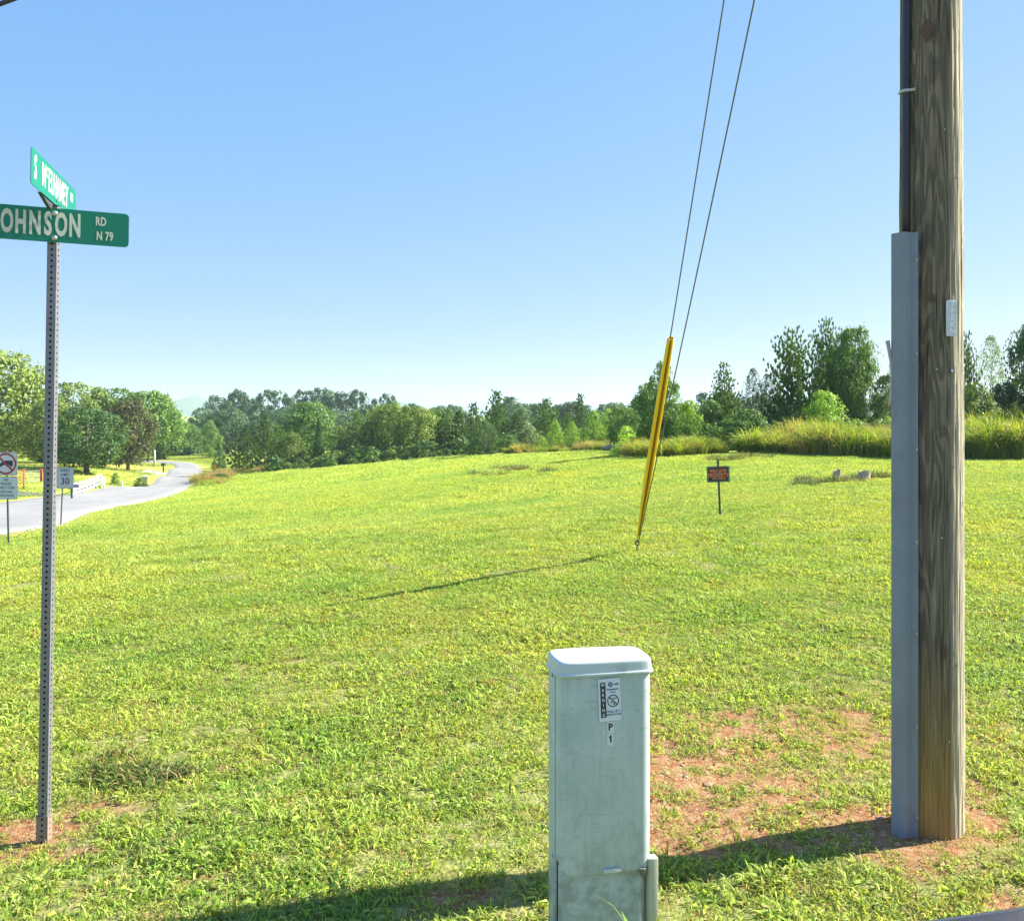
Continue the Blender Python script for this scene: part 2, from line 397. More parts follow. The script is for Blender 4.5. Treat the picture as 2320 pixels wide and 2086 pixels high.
# hills far away
M_hill = worn('wooded_hill', (.05, .08, .045), (.035, .06, .03), 1, scale=.004)
V = []; Ff = []; NHX = 160
for i in range(NHX + 1):
    X = -3100 + 6200 * i / NHX
    px = 1160 + X / 3300 * 2100
    hh = 10 + 21 * math.exp(-((px - 445) / 42) ** 2) + 13 * math.exp(-((px - 380) / 60) ** 2) + 14 * math.exp(-((px - 915) / 25) ** 2) + 9 * math.exp(-((px - 850) / 90) ** 2) + 3 * math.sin(px / 31) + 2 * math.sin(px / 11.3)
    for k, (dy, f) in enumerate([(-380, 0), (-200, .45), (-80, .86), (0, 1), (120, .8), (420, 0)]):
        V.append((X, 3300 + dy, -12 + (hh / 2100 * 3300 + EYE + 12) * f * (1 + .06 * math.sin(X / 70 + k * 2) * (0 < f < 1))))
for i in range(NHX):
    for k in range(5): Ff.append((i*6+k, (i+1)*6+k, (i+1)*6+k+1, i*6+k+1))
h = MB().add(V, Ff).build('hills', M_hill, smooth=True); h['kind'] = 'structure'

# haze
t = NT('haze'); t.n.remove(t.b); pv = t.new('ShaderNodeVolumePrincipled'); pv.inputs['Color'].default_value = (.66, .80, 1.0, 1)
pv.inputs['Density'].default_value = .00022; pv.inputs['Anisotropy'].default_value = .2; t.link(pv.outputs[0], t.out.inputs['Volume'])
hz = MB().box((-3600, -250, -16), (3600, 4100, 75)).build('haze', t.m); hz['kind'] = 'stuff'; hz.display_type = 'WIRE'

# ------------------------------------------------------------------ scattering with geometry nodes
def scatter(name, P, scale, rotv, idx, protos, **props):
    me = bpy.data.meshes.new(name); me.vertices.add(len(P)); me.vertices.foreach_set('co', np.asarray(P, np.float32).ravel())
    for nm, ty, arr, key in (('sc', 'FLOAT_VECTOR', scale, 'vector'), ('rt', 'FLOAT_VECTOR', rotv, 'vector'), ('ix', 'INT', idx, 'value')):
        a = me.attributes.new(nm, ty, 'POINT'); a.data.foreach_set(key, np.asarray(arr, np.int32 if ty == 'INT' else np.float32).ravel())
    o = bpy.data.objects.new(name, me); C.objects.link(o)
    col = bpy.data.collections.new(name + '_kinds')
    for i, p in enumerate(protos):
        po = bpy.data.objects.new('%s_kind_%02d' % (name, i), p); col.objects.link(po)
    ng = bpy.data.node_groups.new(name, 'GeometryNodeTree')
    ng.interface.new_socket('Geometry', in_out='INPUT', socket_type='NodeSocketGeometry'); ng.interface.new_socket('Geometry', in_out='OUTPUT', socket_type='NodeSocketGeometry')
    N = ng.nodes; L = ng.links
    gi = N.new('NodeGroupInput'); go = N.new('NodeGroupOutput'); ip = N.new('GeometryNodeInstanceOnPoints'); ci = N.new('GeometryNodeCollectionInfo')
    ci.inputs['Collection'].default_value = col; ci.inputs['Separate Children'].default_value = True; ci.inputs['Reset Children'].default_value = True
    L.new(gi.outputs[0], ip.inputs['Points']); L.new(ci.outputs[0], ip.inputs['Instance']); ip.inputs['Pick Instance'].default_value = True
    for nm, ty, sock in (('ix', 'INT', 'Instance Index'), ('rt', 'FLOAT_VECTOR', 'Rotation'), ('sc', 'FLOAT_VECTOR', 'Scale')):
        na = N.new('GeometryNodeInputNamedAttribute'); na.data_type = ty; na.inputs['Name'].default_value = nm
        if sock == 'Rotation':
            er = N.new('FunctionNodeEulerToRotation'); L.new(na.outputs[0], er.inputs[0]); L.new(er.outputs[0], ip.inputs[sock])
        else: L.new(na.outputs[0], ip.inputs[sock])
    L.new(ip.outputs[0], go.inputs[0])
    md = o.modifiers.new('scatter', 'NODES'); md.node_group = ng
    for k, vv in props.items(): o[k] = vv
    return o

def blades(n, radius, length, width, lean=.5, droop=.35, seed=0, dead=.12, greens=None, clump=.6, crab=0.0):
    """a tuft: n curved grass blades of three faces each, each with its own real colour"""
    rs = np.random.RandomState(seed); V = np.zeros((n, 7, 3)); col = np.zeros((n, 7, 4)); col[..., 3] = 1
    greens = greens or [(.24, .35, .055), (.37, .49, .07), (.54, .60, .11), (.30, .42, .08), (.44, .50, .13), (.19, .29, .055)]
    for i in range(n):
        a = rs.uniform(0, 2 * math.pi); r = radius * rs.uniform(0, 1) ** clump; bx, by = r * math.cos(a), r * math.sin(a)
        d = rs.uniform(0, 2 * math.pi) if rs.rand() < .5 else a + rs.normal(0, .6)
        ln = length * rs.uniform(.45, 1.15); w = width * rs.uniform(.6, 1.3); le = lean * rs.uniform(.2, 1.3)
        if rs.rand() < crab: le = 1.35; ln *= 1.1; w *= 1.2
        dx, dy = math.cos(d), math.sin(d); sx, sy = -dy, dx
        x = bx; y = by; z = -.006; ang = le * .5
        tw = rs.uniform(-.9, .9)
        for s, (fr, ww) in enumerate([(0, .7), (.38, 1), (.75, .75), (1, 0)]):
            if s:
                st = ln * (fr - pf); x += dx * st * math.sin(ang); y += dy * st * math.sin(ang); z += st * math.cos(ang); ang += droop * rs.uniform(.5, 1.5) + le * .35
            pf = fr
            zz = w * ww * .5 * math.sin(tw)
            if s < 3:
                V[i, s*2] = (x - sx*w*ww*.5, y - sy*w*ww*.5, z - zz); V[i, s*2+1] = (x + sx*w*ww*.5, y + sy*w*ww*.5, z + zz)
            else: V[i, 6] = (x, y, z)
        c = np.array(greens[rs.randint(len(greens))]) * rs.uniform(.75, 1.3)
        if rs.rand() < dead: c = np.array([(.42, .33, .14), (.33, .24, .11), (.5, .42, .2)][rs.randint(3)]) * rs.uniform(.7, 1.1)
        col[i, :, :3] = c
    b = np.arange(n)[:, None] * 7
    T = np.array([[0,1,3],[0,3,2],[2,3,5],[2,5,4],[4,5,6]])
    F = (b[:, :, None] + T[None]).reshape(-1, 3)
    me = npmesh('tuft', V.reshape(-1, 3), F)
    ca = me.attributes.new('tint', 'FLOAT_COLOR', 'POINT'); ca.data.foreach_set('color', col.reshape(-1).astype(np.float32))
    me.polygons.foreach_set('use_smooth', [True] * len(me.polygons))
    return me
M_grass = grass_mat('grass_blade')
def addm(me, m): me.materials.append(m); return me

def field_pts(n, y0, y1, margin=1.6, power=1.0):
    """points of the mown field seen between two distances"""
    y = np.sqrt(NR.uniform(y0 ** 2, y1 ** 2, n)); hw = .5525 * y + margin
    x = NR.uniform(-1, 1, n) * hw
    return x, y
# the field's far edge
EDGE = [surv(*p)[:2] for p in [(455,1083,92.2),(484,1085,86),(560,1073,88),(700,1064,80),(900,1046,74),(1078,1033,70),(1226,1027,66),(1371,1020,60),(1400,1035,44),(1500,1035,36),(1700,1026,37),(2000,1037,33.6),(2320,1040,31.5),(3200,1040,30)]]
FIELD = np.array([(-10.3*SC, -20), (60, -20), EDGE[-1]] + EDGE[::-1][1:] + [tuple(p) for p in RP[::-1] if p[1] < 100])
def place_grass(name, x, y, smin, smax, nk, protos, tilt=.15, keep=None, **props):
    m = in_poly(x, y, FIELD) if keep is None else keep
    x, y = x[m], y[m]; z = ground(x, y) - .02 * np.clip(dirt(x, y), 0, 1) * (y < 12); n = len(x)
    s = NR.uniform(smin, smax, n) * (1 + .25 * np.sin(x * 3.1 + 2 * np.sin(y * 2)) * np.sin(y * 2.7)) * (1 - .45 * np.clip(dirt(x, y), 0, 1) * (y < 12))
    return scatter(name, np.c_[x, y, z], np.c_[s, s, s * NR.uniform(.75, 1.25, n)], np.c_[NR.uniform(-tilt, tilt, n), NR.uniform(-tilt, tilt, n), NR.uniform(0, 6.28, n)], NR.randint(0, nk, n), protos, **props)
near_p = [addm(blades(46, .062, .046, .0038, .9, .5, 10 + i, dead=.16, crab=.4), M_grass) for i in range(7)]
near_p += [addm(blades(16, .045, .068, .0068, 1.0, .55, 30 + i, dead=.05, crab=.4), M_grass) for i in range(2)]
near_p += [addm(blades(26, .06, .040, .0042, 1.3, .3, 40 + i, dead=.8, crab=.5), M_grass) for i in range(1)]
x, y = field_pts(40000, 1.6, 10.5, 1.8)
d = dirt(x, y); kp = (NR.rand(len(x)) > np.clip((d - .16) * 1.3, 0, .80))
ped = ((np.abs(x - .33) < .19) & (np.abs(y - 3.36) < .17)) | (np.hypot(x - 1.83, y - 4.18) < .16) | (np.hypot(x + 2.07, y - 4.11) < .04)
o = place_grass('near_grass', x, y, .8, 1.35, len(near_p), near_p, .2, keep=kp & ~ped & in_poly(x, y, FIELD), kind='stuff', label='short bright green lawn grass in the foreground with thin clay patches', category='grass')
mid_p = [addm(blades(110, .18, .050, .0068, .85, .45, 60 + i, dead=.06), M_grass) for i in range(5)]
x, y = field_pts(26000, 9.8, 28, 2)
place_grass('field_grass', x, y, .8, 1.3, 5, mid_p, .12, kind='stuff', label='mown yellow green field grass of the middle distance', category='grass')
far_p = [addm(blades(260, .60, .060, .0135, .85, .4, 80 + i, dead=.04, clump=.5), M_grass) for i in range(4)]
x, y = field_pts(15000, 27, 62, 4)
ok = np.sqrt(((x[:, None] - RP[None, :, 0]) ** 2 + (y[:, None] - RP[None, :, 1]) ** 2).min(1)) > .9; x, y = x[ok], y[ok]
place_grass('field_grass', x, y, .8, 1.3, 4, far_p, .06, kind='stuff', label='mown field grass in front of the tree line', category='grass')
far_q = [addm(blades(260, 1.7, .085, .036, .85, .35, 90 + i, dead=.03, clump=.5), M_grass) for i in range(3)]
x, y = field_pts(7000, 60, 112, 4)
ok = np.sqrt(((x[:, None] - RP[None, :, 0]) ** 2 + (y[:, None] - RP[None, :, 1]) ** 2).min(1)) > 1.9; x, y = x[ok], y[ok]
place_grass('field_grass', x, y, .8, 1.3, 3, far_q, .04, kind='stuff', label='mown field grass on the far slope down to the road', category='grass')
# grass of the yards across the road
M_grass2 = grass_mat('yard_grass_blade', .35, .85)
yq = [addm(blades(130, 1.5, .10, .05, .8, .35, 95 + i, dead=.06, clump=.5), M_grass2) for i in range(3)]
x = NR.uniform(-85, -15, 9000); y = NR.uniform(45, 200, 9000)
kk = ~in_poly(x, y, FIELD)
for ox, oy in ((0, 0), (1.5, 0), (-1.5, 0), (0, 2.2), (0, -2.2)): kk &= ~in_poly(x + ox, y + oy, poly)
BED = catmull([surv(395,1052.5,112)[:2], surv(310,1055,103)[:2], surv(200,1056,98)[:2], surv(60,1053,96)[:2], surv(-60,1052,95)[:2]], 60)
kk &= np.sqrt(((x[:, None] - BED[None, :, 0]) ** 2 + (y[:, None] - BED[None, :, 1]) ** 2).min(1)) > 6.2
kk = kk & (x > -.5525 * y - 5) & (x < -.28 * y)
place_grass('yard_grass', x, y, .8, 1.2, 3, yq, .04, keep=kk, kind='stuff', label='lawn of the yard across the road', category='grass')
#@@PART2@@
# ------------------------------------------------------------------ trees
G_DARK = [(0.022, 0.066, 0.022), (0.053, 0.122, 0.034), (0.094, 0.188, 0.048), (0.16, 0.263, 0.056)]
G_MID = [(0.048, 0.12, 0.026), (0.11, 0.219, 0.04), (0.186, 0.329, 0.055), (0.285, 0.438, 0.076)]
G_OLIVE = [(0.077, 0.127, 0.024), (0.166, 0.244, 0.04), (0.265, 0.359, 0.06), (0.377, 0.462, 0.091)]
G_BRIGHT = [(0.146, 0.293, 0.029), (0.293, 0.488, 0.044), (0.488, 0.707, 0.061), (0.731, 0.877, 0.098)]
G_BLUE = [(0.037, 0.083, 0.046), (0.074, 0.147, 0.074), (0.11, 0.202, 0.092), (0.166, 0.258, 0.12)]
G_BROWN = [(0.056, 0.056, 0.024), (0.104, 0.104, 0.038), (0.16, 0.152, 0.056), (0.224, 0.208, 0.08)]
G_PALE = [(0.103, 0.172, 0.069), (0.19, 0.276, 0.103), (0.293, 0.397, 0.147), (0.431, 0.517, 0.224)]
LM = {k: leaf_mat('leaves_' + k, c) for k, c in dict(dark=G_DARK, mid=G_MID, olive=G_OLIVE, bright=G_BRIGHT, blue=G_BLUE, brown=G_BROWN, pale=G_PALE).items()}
M_bark = worn('bark', (.13, .10, .075), (.06, .045, .035), .95, scale=6, bump=.6)

def leaf_quads(Pn, Nn, size, rs, asp=.6):
    n = len(Pn); r = rs.normal(size=(n, 3)); Nn = Nn / (np.linalg.norm(Nn, axis=1, keepdims=True) + 1e-9)
    u = np.cross(Nn, r); u /= np.linalg.norm(u, axis=1, keepdims=True) + 1e-9; w = np.cross(Nn, u)
    s = (size * rs.uniform(.55, 1.3, n))[:, None]
    V = np.stack([Pn - u * s, Pn + w * s * asp + Nn * s * .15, Pn + u * s, Pn - w * s * asp + Nn * s * .15], 1).reshape(-1, 3)
    return V, np.arange(n * 4).reshape(n, 4)
PROF = dict(
    broad=lambda z: .5 * max(0, 1 - abs((z - .50) / .50) ** 2.6) ** .5 if z > .1 else .25,
    round=lambda z: .5 * max(0, 1 - abs((z - .54) / .46) ** 2.2) ** .5,
    tall=lambda z: .5 * max(0, 1 - abs((z - .62) / .38) ** 2.0) ** .5,
    flat=lambda z: .5 * max(0, 1 - abs((z - .72) / .28) ** 2.0) ** .5,
    cone=lambda z: .5 * (1 - z) ** .75 * min(1, .55 + z * 4),
    cedar=lambda z: .5 * max(0, 1 - abs((z - .36) / .64) ** 2.2) ** .6,
    shrub=lambda z: .5 * max(0, 1 - max(0, z) ** 2.2) ** .5,
    slim=lambda z: .5 * max(.06, (1 - abs((z - .38) / .66) ** 1.6)) ** .8)
def crown(kind, seed, nb=46, nl=9000, rb=.11, leaf=.022, zmin=.12, zmax=.97, ragged=.1, fill=.16):
    rs = np.random.RandomState(seed); prof = PROF[kind]; Cn = []; tries = 0
    while len(Cn) < nb and tries < 20000:
        tries += 1
        z = rs.uniform(zmin, zmax); a = rs.uniform(0, 2 * math.pi); R0 = prof(z)
        if rs.rand() > (R0 / .5) ** .8 + .12: continue
        b = rb * rs.uniform(.4, 1.35) * (1 - .4 * z)
        rr = max(0, R0 - b * .75) * (rs.uniform(0, 1) ** .33) * (1 + rs.normal(0, ragged))
        Cn.append((rr * math.cos(a), rr * math.sin(a), z, b))
    Cn = np.array(Cn); per = rs.choice(len(Cn), nl, p=Cn[:, 3] ** 2 / (Cn[:, 3] ** 2).sum())
    D = rs.normal(size=(nl, 3)); D /= np.linalg.norm(D, axis=1, keepdims=True)
    D[:, 2] = np.where(rs.rand(nl) < .45, np.abs(D[:, 2]), D[:, 2])
    c = Cn[per]; rad_ = rs.uniform(.72, 1.12, nl) + np.where(rs.rand(nl) < .06, rs.uniform(0, .5, nl), 0)
    rad_ *= 1 + .34 * np.sin(D[:, 0] * 7 + per) * np.sin(D[:, 2] * 8 + per * 2)
    Pn = c[:, :3] + D * (c[:, 3:] * rad_[:, None]) * np.array([1, 1, .8])
    # part of the leaves fill the crown between the clumps
    q = np.where(rs.rand(nl) < fill)[0]; zz = rs.uniform(zmin, zmax + .02, len(q)) ** .95; aa = rs.uniform(0, 6.2832, len(q))
    R_ = np.array([prof(z) for z in zz]); lob = 1 + .14 * np.sin(aa * 3 + zz * 9 + seed) + .10 * np.sin(aa * 7 - zz * 17 + seed); rr = R_ * lob * rs.uniform(.45, 1.0, len(q)) ** .4
    Pn[q] = np.c_[rr * np.cos(aa), rr * np.sin(aa), zz]; D[q] = np.c_[np.cos(aa), np.sin(aa), zz - .45]
    Nn = D + rs.normal(0, .45, (nl, 3)); Nn[:, 2] += .25
    V, F = leaf_quads(Pn, Nn, leaf, rs)
    V[:, 2] = np.maximum(V[:, 2], .004)
    return npmesh('crown', V, F)
def trunk(seed, h=.8, r=.022, limbs=8, z0=.15, reach=.3, rise=.25, n=6):
    rs = np.random.RandomState(seed); mb = MB(); lx = rs.normal(0, .02, 6)
    pts = [(lx[i] * i / 5, lx[5 - i] * i / 5, h * i / 5 - (.02 if i == 0 else 0)) for i in range(6)]
    mb.tube(pts, [r * (1.35, 1, .85, .65, .4, .12)[i] for i in range(6)], n)
    for k in range(limbs):
        z = z0 + (h * .9 - z0) * (k + rs.rand() * .8) / limbs; a = k * 2.4 + rs.rand(); f = reach * (1 - .6 * z / h) * rs.uniform(.7, 1.15)
        b = (lx[2] * z, lx[3] * z, z)
        mb.tube([b, (b[0] + f*.5*math.cos(a), b[1] + f*.5*math.sin(a), z + rise * f * .9), (b[0] + f*math.cos(a+.2), b[1] + f*math.sin(a+.2), z + rise * f * 2.4)], [r * .45 * (1 - .5*z), r * .28, r * .06], 4)
    o = mb.build('trunk', M_bark, smooth=True); me = o.data; bpy.data.objects.remove(o); return me
def pine_crown(seed, whorls=17, z0=.06, needle=.052, perw=6, upl=.55, taper=.85, nd=15, nw=.0085, tstep=.055):
    rs = np.random.RandomState(seed); V = []; 
    for w in range(whorls):
        z = z0 + (1 - z0) * (w / whorls) ** .92; L0 = .5 * (1 - z) ** taper * (1 if z > .12 else .75) + .03
        k = perw if z < .85 else 4
        for b in range(k):
            a = b * 2 * math.pi / k + w * 1.1 + rs.normal(0, .3); L = L0 * rs.uniform(.62, 1.2); zz = z + rs.normal(0, .012)
            nt = max(2, int(L / tstep))
            for q in range(nt):
                f = (q + 1) / nt
                for side in ((0,) if q == nt - 1 else (-1, 1)):
                    px = L * f * math.cos(a) - side * math.sin(a) * .05 * (1.2 - f); py = L * f * math.sin(a) + side * math.cos(a) * .05 * (1.2 - f)
                    pz = zz + upl * L * f * f * .8 + .01 * side
                    dirb = np.array([math.cos(a), math.sin(a), .75 + .5 * f]); dirb /= np.linalg.norm(dirb)
                    for m_ in range(nd):
                        d = dirb + rs.normal(0, .55, 3); d /= np.linalg.norm(d); ln = needle * rs.uniform(.6, 1.15) * (1 - .35 * z)
                        s = np.cross(d, rs.normal(size=3)); s /= np.linalg.norm(s) + 1e-9; p = np.array([px, py, pz]) - d * ln * .15
                        V += [p - s * nw, p + s * nw, p + d * ln]
    z = .97
    for m_ in range(60):
        d = np.array([rs.normal(0, .3), rs.normal(0, .3), 1]); d /= np.linalg.norm(d); p = np.array([0, 0, z - rs.uniform(0, .08)]); s = np.cross(d, rs.normal(size=3)); s /= np.linalg.norm(s)
        V += [p - s * .003, p + s * .003, p + d * needle * .8]
    V = np.array(V); return npmesh('crown', V, np.arange(len(V)).reshape(-1, 3))
TP = dict(
    broad=[(crown('broad', s, 85, 15000, .125, .019, ragged=.16), trunk(s, .8, .028)) for s in (1, 2)],
    round=[(crown('round', s, 90, 14000, .11, .0185, zmin=.14), trunk(s, .8, .03, z0=.12)) for s in (3, 4)],
    tall=[(crown('tall', s, 58, 10000, .125, .021, zmin=.22, ragged=.22), trunk(s, .9, .018, z0=.3)) for s in (5, 6, 7)],
    flat=[(crown('flat', s, 34, 5500, .095, .021, zmin=.40, ragged=.3), trunk(s, .92, .016, z0=.45, rise=.35)) for s in (8, 9)],
    cone=[(crown('cone', s, 120, 13000, .08, .015, zmin=.03, zmax=.98, ragged=.1), trunk(s, .9, .02, z0=.1, reach=.35)) for s in (10, 11)],
    cedar=[(crown('cedar', 12, 150, 15000, .07, .012, zmin=.02, ragged=.04), trunk(12, .8, .02))],
    shrub=[(crown('shrub', s, 64, 9000, .13, .022, zmin=.02, ragged=.22), trunk(s, .7, .014, 9, .05, .35, .4)) for s in (13, 14, 15)],
    slim=[(crown('slim', s, 90, 10000, .085, .0175, zmin=.03, zmax=.98, ragged=.26), trunk(s, .95, .012, 12, .1, .35, .5)) for s in (16, 17)],
    sparse=[(crown('slim', 18, 80, 5500, .07, .0135, zmin=.04, zmax=1.0, ragged=.3, fill=.5), trunk(18, .97, .012, 16, .08, .42, .5))],
    pine=[(pine_crown(s, 19, perw=8, nd=16, taper=.62, nw=.0095), trunk(s, .97, .014, 10, .1, .35, .35)) for s in (20, 21, 22)],
    pinefar=[(pine_crown(s, 13, perw=6, nd=9, taper=.68, needle=.085, nw=.021, tstep=.09), trunk(s, .97, .014, 10, .1, .35, .35)) for s in (24, 25, 26)],
    sprucefar=[(pine_crown(27, 14, .03, .075, 7, .12, .9, 9, .021, .085), trunk(27, .97, .014, 6, .1, .3, .1))],
    spruce=[(pine_crown(23, 21, .03, .045, 9, .15, .9, 15), trunk(23, .97, .014, 6, .1, .3, .1))])
CAT = dict(shrub='shrub')
NAME = dict(broad='broadleaf_tree', round='broadleaf_tree', tall='broadleaf_tree', flat='broadleaf_tree', cone='cedar_tree', cedar='cedar_tree', shrub='shrub', slim='young_tree', sparse='young_tree', pine='pine_tree', spruce='pine_tree', pinefar='pine_tree', sprucefar='pine_tree')
def tree(kind, mat, px, Y, wpx, top, label, group=None, v=None):
    if Y > 60 and kind in ('pine', 'spruce'): kind += 'far'
    x, yw, _ = surv(px, 935, Y); z0 = gz(x, yw)
    ztop = EYE - (top - 935) / 2100 * yw; hgt = ztop - z0; wid = wpx / 2100 * yw
    cr, tr = TP[kind][R.randrange(len(TP[kind])) if v is None else v % len(TP[kind])]
    root = thing(NAME[kind], label, 'shrub' if kind == 'shrub' else 'tree', (x, yw, z0 - .04), R.uniform(0, 6.28), group)
    root.scale = (1, 1, 1)
    for nm, me in (('crown', cr), ('trunk', tr)):
        o = bpy.data.objects.new(nm, me); C.objects.link(o); o.parent = root; o.scale = (wid * 1.04, wid * 1.04, hgt * 1.01)
        if nm == 'crown':
            if not me.materials: me.materials.append(LM['mid'])
            o.material_slots[0].link = 'OBJECT'; o.material_slots[0].material = LM[mat]
    return root
GY_, GB, GF, GC, GR = 'trees of the yard across the road', 'tall trees far behind the field', 'trees along the far left edge of the field', 'young trees along the middle of the field edge', 'trees and shrubs on the bank at the right'
